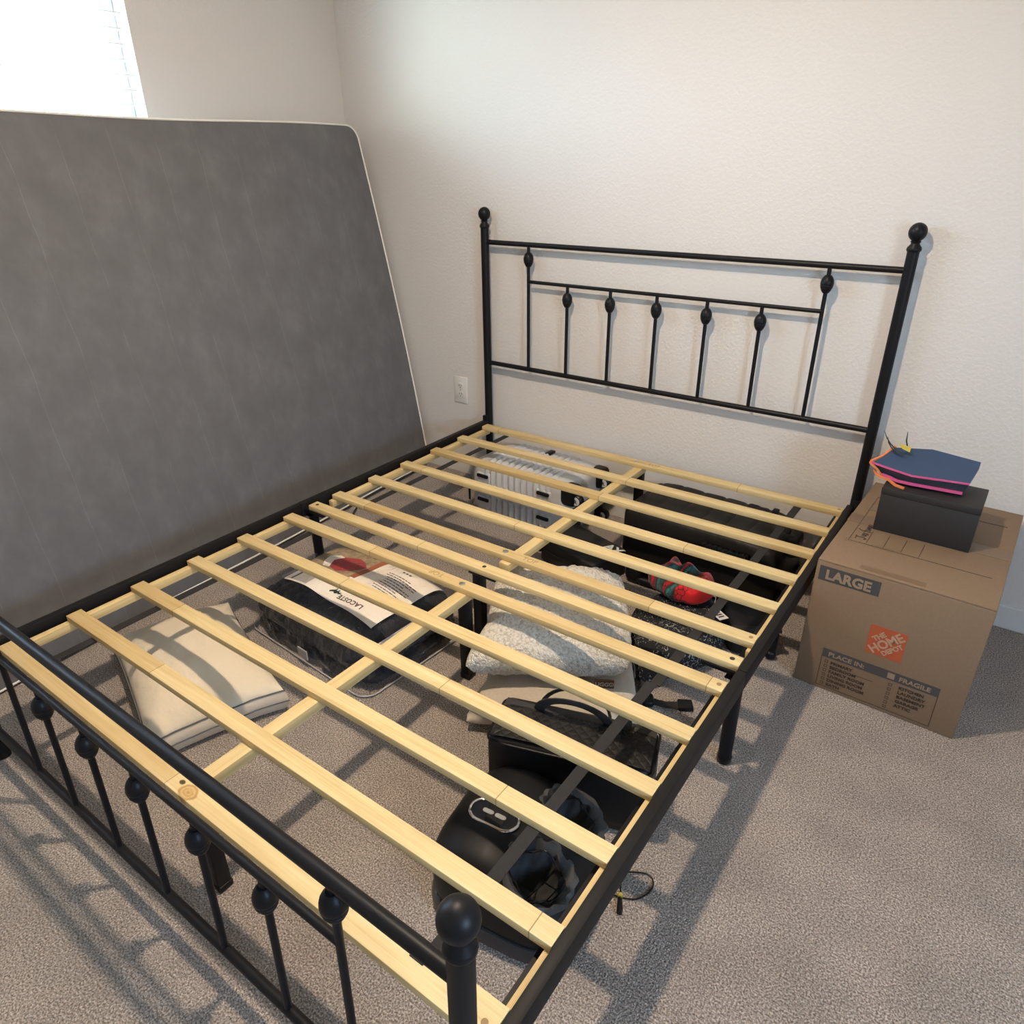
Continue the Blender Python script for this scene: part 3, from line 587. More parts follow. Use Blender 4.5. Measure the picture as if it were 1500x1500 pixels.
for sc, z in levels:
    ring = []
    for x, y in OL:
        px, py = cen.x+(x-cen.x)*sc, cen.y+(y-cen.y)*sc
        wr = 0.0045*nz((px, py, 0), 2.2, 3)+.0018*nz((px*1.2, py*3.5, 0), 4, 9)
        edge = min(px, ML-px, py, MH-py)
        if py < .5: wr += .007*math.exp(-((py-.2)/.16)**2)*noise.noise(Vector((px*1.6, py*9, 4)))
        seam = -.0016*math.exp(-((((px/.152) % 1)-.5)/.09)**2)
        cr = 0
        dx, dy = px, MH-py
        if dx < .2 and dy < .22: cr = .003*math.sin((dx*1.0+dy*.6)*140)*max(0, 1-(dx+dy)/.32)
        k = min(1, edge/.05)
        ring.append(bm.verts.new((px, py, z+(wr+seam)*k+cr*min(1, edge/.015))))
    rings.append(ring)
n = len(OL)
for A, E_ in zip(rings, rings[1:]):
    for i in range(n): bm.faces.new((A[i], A[(i+1) % n], E_[(i+1) % n], E_[i]))
cv = bm.verts.new((cen.x, cen.y, .006))
for i in range(n): bm.faces.new((rings[-1][i], rings[-1][(i+1) % n], cv))
obj('bottom_panel', bm, 'matt', mt)
bm = B(); rr = []
for z, inn in ((-.002, .002), (-.02, -.008), (-MT/2, -.012), (-MT+.02, -.008), (-MT, .004)):
    rr.append([bm.verts.new((cen.x+(x-cen.x)*(1-inn), max(.012, cen.y+(y-cen.y)*(1-inn)), z)) for x, y in OL])
for A, E_ in zip(rr, rr[1:]):
    for i in range(n): bm.faces.new((A[i], A[(i+1) % n], E_[(i+1) % n], E_[i]))
bm.faces.new(rr[-1]); bm.faces.new(rr[0])
obj('side_border', bm, 'mattside', mt)
obj('piping', tube(B(), [(x, y, .001) for x, y in OL], .0036, 8, closed=True), 'piping', mt)

# ------------------------------------------------------------------ cardboard moving box
BX = thing('cardboard_box', 'brown large printed moving box with orange logo standing right of the bed', 'box', (1.532, -.612, 0), D(-1.9))
bw, bd, bh = .41, .62, .402
def boxshape():
    bm = B()
    box(bm, (0, 0, 0), (bw, bd, bh-.004), .004, 2); return bm
obj('carton', boxshape(), 'card', BX)
for y in (0, bd/2+.001):
    obj('flap', box(B(), (.001, y+.001, bh-.004), (bw-.001, y+bd/2-.0005, bh), .0012), 'card', BX)
for (x0, x1, y0, y1) in ((.06, bw-.001, bd/2-.03, bd/2+.03),):
    obj('packing_tape', box(B(), (0.0, y0, bh), (bw, y1, bh+.0004)), 'cardtape', BX, False)
for (x, y, w) in ((.10, .02, .05), (.025, .16, .05), (.10, .025, .10), (.02, .42, .05), (.24, .02, .1)):
    pass
FM = T(0, -.0003, 0)@RX(D(90))       # the front face: x right, y up
def ftext(body, x, z, size, mat, bold=0, xs=1.0, al='LEFT', track=1.0):
    return text('printed_word', body, size, mat, BX, T(x, -.0012, z)@RX(D(90)), bold, .0006, xs, align=al, track=track)
def fpanel(name, x0, z0, x1, z1, mat, t=.0006): return obj(name, box(B(), (x0, -t, z0), (x1, .0005, z1)), mat, BX, False)
fpanel('print_panel', .010, .343, .161, .386, 'greyink')
ftext('LARGE', .0265, .3505, .0385, 'cardlet', .0016, .97, track=1.02)
sq = .088; lx, lz = .162, .172
lg = obj('logo_square', box(B(), (lx, -.0006, lz), (lx+sq, .0005, lz+sq)), 'orange', BX, False)
LR = T(lx+sq/2, -.0012, lz+sq/2)@RX(D(90))@RZ(D(45))
text('logo_word', 'THE', .019, 'orangelet', lg, LR@T(-.004, .0165, 0), .0008, .0006, 1.0, align='CENTER')
text('logo_word', 'HOME', .034, 'orangelet', lg, LR@T(0, -.0115, 0), .0011, .0006, .98, align='CENTER')
text('logo_word', 'DEPOT', .0185, 'orangelet', lg, LR@T(.002, -.029, 0), .0008, .0006, 1.0, align='CENTER')
fpanel('print_panel', .062, .110, .352, .138, 'greyink')
ftext('PLACE IN:', .078, .117, .0185, 'cardlet', .0005, 1.15)
fpanel('check_box', .229, .115, .2465, .1325, 'cardlet', .001)
ftext('FRAGILE', .257, .117, .0185, 'cardlet', .0005, 1.1)
bm = B()
for (x0, z0, x1, z1) in ((.062, .012, .0634, .112), (.062, .012, .352, .0134), (.3506, .012, .352, .112), (.15, .0845, .2, .0855)): box(bm, (x0, -.0006, z0), (x1, .0005, z1))
obj('print_border', bm, 'darkink', BX, False)
for k, (a, c) in enumerate((('PRIMARY', 'KITCHEN'), ('BEDROOM', 'LAUNDRY'), ('FAMILY ROOM', 'BASEMENT'), ('LIVING ROOM', 'GARAGE'), ('DINING ROOM', 'ATTIC'), ('BATH', ''))):
    z = .0925-.0148*k
    ftext(a, .088, z, .0128, 'darkink', .0003, 1.12)
    if c: ftext(c, .262, z, .0128, 'darkink', .0003, 1.12)
    for x in (.073, .229+.008):
        bm = B(); s = .0085; w = .0011
        for (x0, z0, x1, z1) in ((x, z, x+s, z+w), (x, z+s-w, x+s, z+s), (x, z, x+w, z+s), (x+s-w, z, x+s, z+s)): box(bm, (x0, -.0006, z0), (x1, .0005, z1))
        obj('check_box', bm, 'darkink', BX, False)
# writing block printed on the lid
bm = B(); zt = bh+.0001
def line(x0, y0, x1, y1, w=.0012): box(bm, (min(x0, x1)-w/2, min(y0, y1)-w/2, zt-.0003), (max(x0, x1)+w/2, max(y0, y1)+w/2, zt+.0008))
line(.036, .156, .036, .50); line(.036, .156, .38, .156)
for x in (.080, .124, .168, .212): line(x, .164, x, .245)
line(.036, .50, .38, .50)
obj('print_border', bm, 'darkink', BX, False)
for (x, y, w, h) in ((.028, .147, .034, .02), (.10, .150, .07, .022), (.10, .012, .05, .022), (.03, .39, .035, .045), (.155, .012, .1, .022)):
    obj('packing_tape', box(B(), (x, y, bh-.0002), (x+w, y+h, bh+.0005)), 'cardtape', BX, False)
# handwriting: black marker strokes reading up the lid
def stroke(pts, o=(0, 0)):
    tube(hb, [(o[0]-v, o[1]+u, zt+.0006) for u, v in pts], .0011, 6, flat=None)
hb = B(); o = (.073, .178)
for s_ in ([(0, .024), (.022, .026)], [(.013, .026), (.013, .004), (.008, -.002), (.002, .004)], [(.022, .014), (.022, .004), (.028, .002), (.031, .014), (.032, .002)],
           [(.036, .014), (.045, .0)], [(.045, .014), (.035, -.002)], [(.066, .030), (.057, .022), (.057, -.004)], [(.052, .012), (.063, .013)],
           [(.067, .013), (.064, .008), (.069, .005), (.065, .0)], [(.072, .0), (.074, .012), (.079, .002), (.082, .013), (.086, .0)], [(.089, .013), (.088, .002), (.094, .001), (.095, .013)], [(.099, .0), (.100, .013), (.106, .012), (.107, .0)]):
    stroke(s_, o)
obj('handwriting', hb, 'darkink', BX)
# dark box on top of it with a paper ornament
DB = thing('storage_box', 'dark grey lidded box standing on the cardboard moving box', 'box', (1.614, -.352, bh), D(-1.0))
obj('carton', box(B(), (0, 0, 0), (.24, .15, .112), .002), 'dgrey', DB)
obj('lid', box(B(), (-.001, -.001, .112), (.241, .151, .132), .002), 'dgrey', DB)
OR = thing('paper_ornament', 'spiky blue and orange folded paper ornament lying on the dark grey box', 'ornament', (1.62, -.28, bh+.1375))
def ribbon(name, pts, w, mat, th=.0016): # a strip of stiff paper standing along pts, width w in z
    bm = B(); pts = [Vector(p) for p in pts]; vs = []
    for i, p in enumerate(pts):
        ww = w[i] if isinstance(w, (list, tuple)) else w
        t = pts[min(i+1, len(pts)-1)]-pts[max(i-1, 0)]; nrm = Vector((-t.y, t.x, 0)).normalized()*th if (abs(t.x)+abs(t.y)) > 1e-6 else Vector((0, th, 0))
        vs.append([bm.verts.new(p+nrm), bm.verts.new(p-nrm), bm.verts.new(p-nrm-Vector((0, 0, ww))), bm.verts.new(p+nrm-Vector((0, 0, ww)))])
    for A, E_ in zip(vs, vs[1:]):
        for k in range(4): bm.faces.new((A[k], A[(k+1) % 4], E_[(k+1) % 4], E_[k]))
    bm.faces.new(vs[0]); bm.faces.new(list(reversed(vs[-1])))
    return obj(name, bm, mat, OR, False)
def solid(name, top, bot, mat):
    bm = B(); a = [bm.verts.new(p) for p in top]; d = [bm.verts.new(p) for p in bot]; m = len(a)
    bm.faces.new(a); bm.faces.new(list(reversed(d)))
    for i in range(m): bm.faces.new((a[i], d[i], d[(i+1) % m], a[(i+1) % m]))
    return obj(name, bm, mat, OR, False)
# local: x right, y back, z up from the box lid
solid('body', [(-.055, -.02, .040), (.055, -.045, .032), (.19, -.03, .036), (.20, .06, .05), (.02, .07, .052)], [(-.022, -.012, .010), (.05, -.03, .006), (.18, -.02, .006), (.18, .05, .008), (.01, .05, .010)], 'oslate')
solid('upper_fold', [(-.012, .055, .070), (.08, .075, .078), (.20, .06, .072), (.20, .055, .07)], [(-.050, -.018, .0415), (.055, -.043, .034), (.19, -.028, .038), (.20, .06, .052)], 'oblue')
ribbon('orange_edge', [(-.058, -.022, .044), (-.045, -.026, .036), (-.03, -.024, .024), (-.023, -.018, .012)], .006, 'oorange', .003)
ribbon('orange_edge', [(-.056, -.02, .046), (-.035, .01, .055), (-.012, .055, .075)], .005, 'oorange', .003)
ribbon('pink_edge', [(-.054, -.022, .043), (0, -.036, .0395), (.055, -.047, .036), (.19, -.032, .040)], .004, 'opink', .0025)
ribbon('pink_edge', [(-.02, -.020, .014), (.0, -.028, .014), (.02, -.034, .010), (.055, -.036, .010), (.18, -.026, .01)], .007, 'opink', .003)
ribbon('orange_edge', [(-.044, -.012, .020), (-.036, -.022, .014), (-.022, -.028, .009), (0, -.034, .008), (.012, -.042, .004), (.022, -.050, .002), (.045, -.058, .0015)], .006, 'oorange', .003)
solid('under_fold', [(-.008, -.028, .006), (.18, -.02, .006), (.18, .04, .006), (.0, .04, .006)], [(-.004, -.026, 0), (.18, -.02, 0), (.18, .04, 0), (.0, .04, 0)], 'obrown')
for q in range(2):
    pts = [(-.045+.012*q, .02, .125-.016*q), (-.036+.008*q, .018, .108-.014*q), (-.022+.004*q, .016, .092-.010*q), (-.004, .014, .078-.006*q), (.02, .012, .070-.004*q)]
    obj('whisker', tube(B(), pts, [.0006, .0014, .0018, .002, .0015], 6), 'odark', OR)
obj('whisker', tube(B(), [(.012, .03, .13), (.014, .03, .105), (.024, .03, .075)], [.0008, .0022, .002], 6), 'odark', OR)
solid('yellow_tip', [(-.004, .02, .096), (.03, .02, .088), (.03, .03, .088)], [(.01, .02, .082), (.03, .02, .076), (.03, .03, .076)], 'oyellow')

# ------------------------------------------------------------------ things under the bed
# --- white ribbed suitcase lying flat against the wall, wheels to the right
WS = thing('suitcase', 'white ribbed hard-shell suitcase lying flat under the headboard end of the bed', 'suitcase', (.325, -.155, 0), D(-1))
sx, sy = .49, .29
def shell(z0, z1, ribs, up):
    h = (z1-z0)*2
    def fn(p, q):
        if (p.z > 0) != up: p.z = 0
        w = 1.0
        ax = abs(p.x)/(sx/2)
        if ribs and ax < .68:
            k = max(0, min(1, (.68-ax)/.05))
            r = .0065*math.cos(p.x*2*PI/.0305)*k
            s = Vector((0, q.y, q.z)).normalized()
            if abs(q.y) > .9 and p.z*(1 if up else -1) < .02: r *= .4
            p = p+s*r
        p.z = p.z+(z0 if up else z1)
        return p
    bm = blob(B(), (sx, sy, h), 8, 84, fn); return bm
obj('lower_shell', shell(.012, .118, True, False), 'silver_shade', WS)
obj('upper_shell', shell(.137, .247, True, True), 'silver', WS)
obj('zipper_band', blob(B(), (sx-.006, sy-.006, .03), 9, 16, at=(0, 0, .128)), 'bplast', WS)
for sgn_z, zc in ((1, .182), (-1, .075)):
    for x in (-.165, .135):
        pd = obj('pad_recess', box(B(), (x-.036, -sy/2-.004, zc-.030), (x+.036, -sy/2+.01, zc+.020), .008, 3), 'silver' if sgn_z > 0 else 'silver_shade', WS)
        obj('foot_pad', box(B(), (x-.029, -sy/2-.014, zc+.000), (x+.029, -sy/2-.002, zc+.016), .006, 3), 'bplast', pd)
for y in (-.105, .105):
    for z, s in ((.198, 1), (.052, -1)):
        hs = obj('wheel_housing', blob(B(), (.07, .075, .085), 4, 12, at=(sx/2-.008, y, z)), 'bplast', WS)
        obj('wheel', lathe(B(), [(0, -.013), (.020, -.013), (.024, -.009), (.024, .009), (.020, .013), (0, .013)], mtx=T(sx/2+.028, y-.012, z-.012)@RX(D(90))), 'bplast', hs)
        cap = obj('hub_cap', lathe(B(), [(0, 0), (.0165, 0), (.016, .002), (0, .0025)], mtx=T(sx/2+.028, y-.0255, z-.012)@RX(D(90))), 'whitelet', hs)
        text('hub_mark', 'R', .022, 'bplast', hs, T(sx/2+.021, y-.0285, z-.020)@RX(D(90)), .0006, .0004)
obj('handle_tab', box(B(), (-.012, .08, .243), (.012, .125, .254), .003), 'bplast', WS)
obj('side_strap', box(B(), (-sx/2-.004, -sy/2-.003, .06), (-sx/2+.006, -sy/2+.002, .125), .002), 'bplast', WS)

# --- large black case
BC = thing('suitcase', 'large black panelled suitcase lying under the right side of the headboard', 'suitcase', (1.092, -.172, 0), D(-2))
cx_, cy_ = .58, .31
def fnc(p, q):
    p.z += .122
    if p.z > .18:
        k = (p.x+.3) % .083
        p.z -= .005*math.exp(-((k-.041)/.006)**2)
    t = max(0, (p.x-.15)/.14)
    p.z -= .03*t*t*(1 if p.z > .1 else 0)
    p += Vector((0, 0, .004*nz(p, 14)*(1+t)))
    return p
obj('body', blob(B(), (cx_, cy_, .24), 9, 64, fnc), 'bcase', BC)
bm = B(); tube(bm, [(.04, -cy_/2-.02, .19), (.19, -cy_/2-.02, .185)], .016, 14)
for k in range(8): tube(bm, [(.05+.018*k, -cy_/2-.02, .190-.0006*k), (.056+.018*k, -cy_/2-.02, .190-.0006*k)], .0185, 14)
g_ = obj('grip_handle', bm, 'bplast', BC)
for x in (.045, .185): obj('handle_mount', box(B(), (x-.012, -cy_/2-.02, .17), (x+.012, -cy_/2+.01, .20), .004), 'bplast', g_)
obj('latch', box(B(), (-.235, -cy_/2-.010, .150), (-.175, -cy_/2+.01, .178), .006, 3), 'bplast', BC)
for k in range(7):
    a = k/6
    obj('ruffle', blob(B(), (.055, .06, .03), 3, 8, lambda p, q: p+Vector((0, 0, .004*nz(p, 60, k))), at=(.10+.20*a, cy_/2-.045-.16*a*a, .228-.028*a*a)), 'bcloth', BC)
obj('pull_tab', box(B(), (.175, cy_/2-.075, .222), (.195, cy_/2-.05, .262), .003), 'bcloth', BC)
for (x, y) in ((.30, .10), (.30, -.10)):
    obj('wheel', lathe(B(), [(0, -.012), (.024, -.012), (.028, -.006), (.028, .006), (.024, .012), (0, .012)], mtx=T(x, y, .045)@RX(D(90))), 'bplast', BC)

# --- flat black sleeve with white lettering
LS = thing('laptop_case', 'flat black case with white lettering lying in front of the white suitcase', 'case', (.706, -.416, 0), D(-15.5))
obj('body', blob(B(), (.28, .18, .10), 14, 24, lambda p, q: p+Vector((0, 0, .05+.001*nz(p, 9)))), 'bflat', LS)
obj('zip_edge', tube(B(), [(-.13, -.0905, .06), (0, -.092, .06), (.13, -.0905, .06)], .003, 8), 'bplast', LS)
obj('zip_pull', box(B(), (-.136, -.10, .042), (-.125, -.086, .052), .002), 'bplast', LS)
text('printed_word', 'AX', .052, 'whitelet', LS, T(.072, .030, .1012)@RZ(D(4)), .002, .001)
# --- folded black tripod
TR = thing('tripod', 'folded black tripod lying on the carpet in front of the large black suitcase', 'tripod', (.868, -.390, 0), D(1))
def tleg(y, z, n_):
    a = obj('leg', tube(B(), [(.06, y, z), (.44, y, z)], [.0145, .0125], 14), 'bplast', TR)
    for x in (.16, .27, .38): obj('clamp', tube(B(), [(x-.014, y, z), (x+.014, y, z)], .0165, 14), 'bplast', a)
    obj('rubber_foot', tube(B(), [(.43, y, z), (.46, y, z)], [.014, .010], 12), 'bplast', a)
for y, z in ((-.020, .019), (.020, .019), (0, .052)): tleg(y, z, 0)
obj('head', blob(B(), (.07, .07, .07), 3, 10, at=(.045, 0, .036)), 'bplast', TR)
obj('pan_handle', tube(B(), [(.05, .02, .05), (.12, .035, .058), (.24, .04, .06)], [.005, .006, .009], 10), 'bplast', TR)
# --- sling of thin cords beside it
# --- floral bag with strap and buckle
FB = thing('fabric_bag', 'black cloth bag with white floral print lying right of the sherpa pillow', 'bag', (1.187, -.665, 0), D(32))
def fnf(p, q):
    p.z += .058
    p.z = max(.0, p.z+.012*nz(p, 9, 2)*(1 if p.z > .03 else 0)-.02*abs(q.x)**3)
    p.x += .008*nz(p, 12, 5); p.y += .008*nz(p, 12, 8)+.53*p.x
    return p
obj('body', blob(B(), (.29, .34, .115), 4.0, 40, fnf), 'floral', FB)
st = obj('carry_strap', tube(B(), [(-.118, -.17, .03), (-.118, -.235, .018), (-.108, -.272, .012), (-.065, -.285, .010), (-.02, -.283, .009)], .01, 10, flat=(.012, .0028)), 'strap', FB)
obj('buckle', box(B(), (-.032, -.301, .002), (.008, -.265, .016), .003), 'bplast', FB)
obj('buckle', blob(B(), (.035, .045, .022), 4, 8, at=(-.115, -.272, .014)), 'bplast', FB)
# --- black soft pouch between bag and right rail
BP = thing('pouch', 'small black nylon pouch with a white label tucked against the right bed rail', 'pouch', (1.362, -.512, 0), D(30))
def fnp(p, q):
    p.z += .05; p.z = max(0, p.z+.008*nz(p, 16, 3)); return p
obj('body', blob(B(), (.15, .17, .10), 6, 24, fnp), 'bcloth', BP)
obj('flap', box(B(), (-.072, -.090, .094), (.072, -.070, .105), .003), 'bflat', BP)
obj('label', box(B(), (.022, -.078, .1055), (.060, -.050, .1075), .001), 'paper', BP)
obj('foot', blob(B(), (.03, .03, .03), 3, 8, at=(.05, -.086, .016)), 'bplast', BP)
# --- red and teal knitted thing on top of the floral bag
RD = thing('knit_hat', 'crumpled red and teal knitted hat with a white price tag on the floral bag', 'hat', (1.140, -.545, .119), D(-18))
def fnr(p, q):
    p.z += .038
    f = 1+.22*nz(p, 16, 4)
    p.x *= f; p.y *= 1+.25*nz(p, 14, 9)
    p.z = max(.0, p.z+.018*nz(p, 22, 6)+.010*math.sin(p.x*90+p.y*40)*(1 if p.z > .03 else 0))
    return p
obj('body', blob(B(), (.205, .155, .082), 2.6, 40, fnr), 'red', RD)
TM = T(.150, .004, -.008)@RZ(D(-16))
tg = obj('price_tag', box(B(), (-.030, -.016, 0), (.030, .016, .0010), mtx=TM), 'paper', RD, False)
bm = B()
for k in range(4): box(bm, (-.020+.011*k, -.010, .001), (-.014+.011*k, .009, .0014), mtx=TM)
obj('tag_print', bm, 'greyink', tg, False)
obj('tag_cord', tube(B(), [(.085, .02, .03), (.115, .03, .024), (.124, .012, -.006)], .0010, 6), 'paper', RD)

# --- beige cushion with the sherpa pillow on top
BQ = thing('cushion', 'smooth beige plush cushion lying under the white sherpa pillow', 'cushion', (.985, -1.015, 0), D(32))
def pil(sx_, sy_, h, z0, pw=2.2, seedo=0, lump=.006, rnd=.0):
    """cushion: two puffed faces meeting in a seam, corners drawn out"""
    n_ = 60
    bm = B(); G = {}
    for s in (1, -1):
        for i in range(n_+1):
            for j in range(n_+1):
                u = -1+2*i/n_; v = -1+2*j/n_
                uu = math.sin(u*PI/2); vv = math.sin(v*PI/2)
                edge = (1-abs(uu)**pw)*(1-abs(vv)**pw)
                puff = max(0, edge)**.42
                pinch = 1-.055*(1-abs(vv)**2)*0-.0
                kx = 1-.05*(1-vv*vv); ky = 1-.05*(1-uu*uu)
                x = uu*sx_/2*(1-.045*(1-abs(vv)**3)*abs(uu)); y = vv*sy_/2*(1-.045*(1-abs(uu)**3)*abs(vv))
                cr_ = 1-rnd*(abs(uu)*abs(vv))**3; x *= cr_; y *= cr_
                z = s*h/2*puff
                if s > 0: z += (lump*nz((x, y, 0), 9, seedo)+lump*.5*nz((x, y, 0), 22, seedo+3))*puff
                if i in (0, n_) or j in (0, n_): z = 0
                key = (0 if (i in (0, n_) or j in (0, n_)) else s, i, j)
                if key not in G: G[key] = bm.verts.new((x, y, max(0.001, z0+z+.004*nz((x, y, 0), 7, seedo+11))))
    for s in (1, -1):
        for i in range(n_):
            for j in range(n_):
                q = []
                for a, b in ((i, j), (i+1, j), (i+1, j+1), (i, j+1)):
                    q.append(G[(0 if (a in (0, n_) or b in (0, n_)) else s, a, b)])
                try: bm.faces.new(q if s > 0 else list(reversed(q)))
                except ValueError: pass
    return bm
bqm = pil(.43, .47, .105, .052, 3.2, 2, .006, .07)
for v in bqm.verts:
    w_ = max(0, min(1, (-.08-v.co.y)/.12))*max(0, min(1, (-.06-v.co.x)/.14)); v.co.x -= .045*w_; v.co.z = max(.001, v.co.z-.012*w_)
obj('cover', bqm, 'beige', BQ)
obj('zipper', tube(B(), [(.10, -.226, .062), (.17, -.222, .066)], .002, 6), 'gpipe', BQ)
SH = thing('cushion', 'fluffy white sherpa pillow lying on top of the beige cushion', 'cushion', (.942, -.962, .107), D(31))
bm = pil(.420, .475, .160, .072, 3.0, 5, .009, .11)
def droop(bm, k, dz):
    for v in bm.verts:
        w_ = max(0, min(1, (-.08-v.co.y)/.12))*max(0, min(1, (-.06-v.co.x)/.14))
        v.co.x -= k*w_; v.co.z = max(.001, v.co.z-dz*w_)
    return bm
droop(bm, .055, .022)
for v in bm.verts:
    p = v.co; d = .0042*nz(p, 95, 3)+.0034*nz(p, 170, 9)
    v.co += Vector((d*.6, d*.6, d*1.3)); v.co.z = max(.001, v.co.z)
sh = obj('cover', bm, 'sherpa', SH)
lb = obj('brand_tag', box(B(), (.098, -.2405, .020), (.150, -.2345, .046), .001, mtx=None), 'brown', SH, False)
text('printed_word', 'UGG\u00ae', .0165, 'beige', lb, T(.1005, -.2411, .028)@RX(D(90)), .0004, .0005)
obj('zip_pull', tube(B(), [(.192, -.17, .075), (.205, -.185, .05), (.207, -.19, .02)], .0028, 8), 'gpipe', SH)

# --- black quilted bag
QB = thing('handbag', 'black leather bag with quilted lid and looped handles behind the foot massager', 'bag', (1.229, -1.352, 0), D(17.5))
qx, qy, qz = .375, .150, .205
def fnq(p, q):
    p.z += qz/2
    p.z = max(.0, p.z)
    if p.z < .03: p.x *= .97; p.y *= .97
    return p
obj('body', blob(B(), (qx, qy, qz), 10, 28, fnq), 'leather', QB)
def lidz(x, y):
    fx = max(0, 1-(abs(x)/(qx/2-.004))**8); fy_ = max(0, 1-(abs(y+.012)/(qy/2))**6)
    return qz-.006+.012*(fx*fy_)**.5
obj('quilted_lid', sheet(B(), -qx/2+.008, qx/2-.008, -qy/2+.007, .034, 60, 24, lambda x, y: lidz(x, y)), 'quilt', QB)
obj('top_panel', sheet(B(), -qx/2+.008, qx/2-.008, .034, qy/2-.006, 30, 10, lambda x, y: lidz(x, y)-.001), 'softleather', QB)
def rrect(hx, hy, r, n_=6):
    o_ = []
    for cx, cy, a0 in ((hx-r, hy-r, 0), (-hx+r, hy-r, 90), (-hx+r, -hy+r, 180), (hx-r, -hy+r, 270)):
        for k in range(n_+1): o_.append((cx+r*math.cos(D(a0+90*k/n_)), cy+r*math.sin(D(a0+90*k/n_))))
    return o_
obj('piping', tube(B(), [(x, y, qz-.012) for x, y in rrect(qx/2-.001, qy/2-.001, .022)], .0028, 8, closed=True), 'leather', QB)
for (y, lean, hgt) in ((.045, -.030, .072), (.062, .03, .045)):
    pts = []
    for k in range(17):
        a = PI*k/16; pts.append((-.012+.082*math.cos(a)*-1, y+lean*math.sin(a), qz-.005+hgt*math.sin(a)))
    obj('handle', tube(B(), pts, .01, 10, flat=(.0035, .013)), 'softleather', QB)
obj('zipper', box(B(), (-.16, .030, qz+.003), (.16, .036, qz+.0065), .001), 'bplast', QB)
obj('pull_tab', box(B(), (.092, .03, qz+.002), (.122, .05, qz+.038), .003), 'softleather', QB)
# --- foot massager
FM_ = thing('foot_massager', 'black foot massager with chrome-rimmed control panel and two grey lined openings', 'massager', (1.262, -1.606, 0), D(8))
fx_, fy__, fz_ = .320, .300, .205
def fnm(p, q):
    p.z += fz_/2-.005
    if p.z < .0: p.z = 0
    # the top falls away to the right, where the feet go in
    if p.z > .03:
        t = max(0, (p.x+.03)/.19); p.z -= .062*t**1.3*min(1, (p.z-.03)/.1)
        t2 = max(0, (-p.x-.05)/.11); p.z -= .015*t2*t2
    return p
bm = blob(B(), (fx_, fy__, fz_), 3.6, 44, fnm)
mo = obj('housing', bm, 'mass', FM_)
holes = [(.068, -.072), (.072, .072)]
cut = B()
HT = []
for (x, y) in holes:
    mtx = T(x, y, .148)@RY(D(20))
    HT.append(mtx)
    lathe(cut, [(.056, -.12), (.066, 0), (.068, .09)], seg=32, mtx=mtx)
co = obj('cutter', cut, 'mass', FM_)
md = mo.modifiers.new('b', 'BOOLEAN'); md.object = co; md.operation = 'DIFFERENCE'; md.solver = 'EXACT'
bpy.context.view_layer.update()
me2 = bpy.data.meshes.new_from_object(mo.evaluated_get(bpy.context.evaluated_depsgraph_get()))
mo.modifiers.clear(); mo.data = me2
bpy.data.objects.remove(co)
for hi_, mtx in enumerate(HT):
    bm = B(); rings = []
    prof = [(.072, .004), (.072, .016), (.065, .022), (.057, .012), (.054, -.005), (.051, -.035), (.048, -.07), (.03, -.10), (.0, -.105)]
    sg = 72
    for pi, (r, z) in enumerate(prof):
        rg = []
        for k in range(sg):
            a = 2*PI*k/sg
            f = .0018*math.sin(a*13+hi_*2+pi*.4+2*math.sin(a*2))+.008*noise.noise(Vector((math.cos(a)*2.6, math.sin(a)*2.6, pi*.45+hi_*7)))
            amp = [.3, 1, 1.2, 1.4, 1.5, 1.3, 1, .5, 0][pi]
            rr_ = r+f*amp
            rg.append(bm.verts.new(mtx@Vector((rr_*math.cos(a), rr_*math.sin(a), z+f*amp*.8))))
        rings.append(rg)
    for A, E_ in zip(rings, rings[1:]):
        for k in range(sg): bm.faces.new((A[k], A[(k+1) % sg], E_[(k+1) % sg], E_[k]))
    obj('cloth_lining', bm, 'greycloth', FM_)
    bm = B(); tube(bm, [mtx@Vector((.050*math.cos(a)+.004*math.sin(3*a), .050*math.sin(a), .004+.008*math.sin(5*a))) for a in [2*PI*k/40 for k in range(40)]], .0016, 6, closed=True)
    tube(bm, [mtx@Vector(p) for p in ((.05, .0, .006), (.02, .02, -.03), (.0, -.03, -.05), (.035, -.02, -.02), (.05, .03, .0))], .0014, 6)
    obj('draw_cord', bm, 'bplast', FM_)
bm = B(); ring = []
bnd = []
for k in range(64):
    a = 2*PI*k/64; c, s = math.cos(a), math.sin(a); e = 2/3.6
    bnd.append((math.copysign(abs(c)**e, c), math.copysign(abs(s)**e, s)))
lv = [(1.0, .006), (1.035, .012), (1.035, .030), (1.01, .046), (.96, .048), (.96, .004)]
R_ = [[bm.verts.new((x*fx_/2*k, y*fy__/2*k, z)) for x, y in bnd] for k, z in lv]
for A, E_ in zip(R_, R_[1:]+R_[:1]):
    for k in range(64): bm.faces.new((A[k], A[(k+1) % 64], E_[(k+1) % 64], E_[k]))
obj('base_band', bm, 'massband', FM_)
# control panel: stadium
def stadium(hx, r, n_=14):
    return [(hx+r*math.cos(D(-90+180*k/n_)), r*math.sin(D(-90+180*k/n_))) for k in range(n_+1)]+[(-hx+r*math.cos(D(90+180*k/n_)), r*math.sin(D(90+180*k/n_))) for k in range(n_+1)]
PM = T(-.050, -.020, fz_-.0122)@RZ(D(-8+5))@RY(D(-1))
cp = obj('control_panel', prism(B(), stadium(.027, .0245), 0, .006, PM), 'gloss', FM_, False)
obj('chrome_rim', tube(B(), [PM@Vector((x, y, .005)) for x, y in stadium(.027, .026)], .0030, 8, closed=True), 'chrome', cp)
for s in (-1, 1):
    obj('button', prism(B(), [(s*.014+x, y) for x, y in stadium(.0075, .0048, 6)], .006, .0078, PM), 'button', cp)
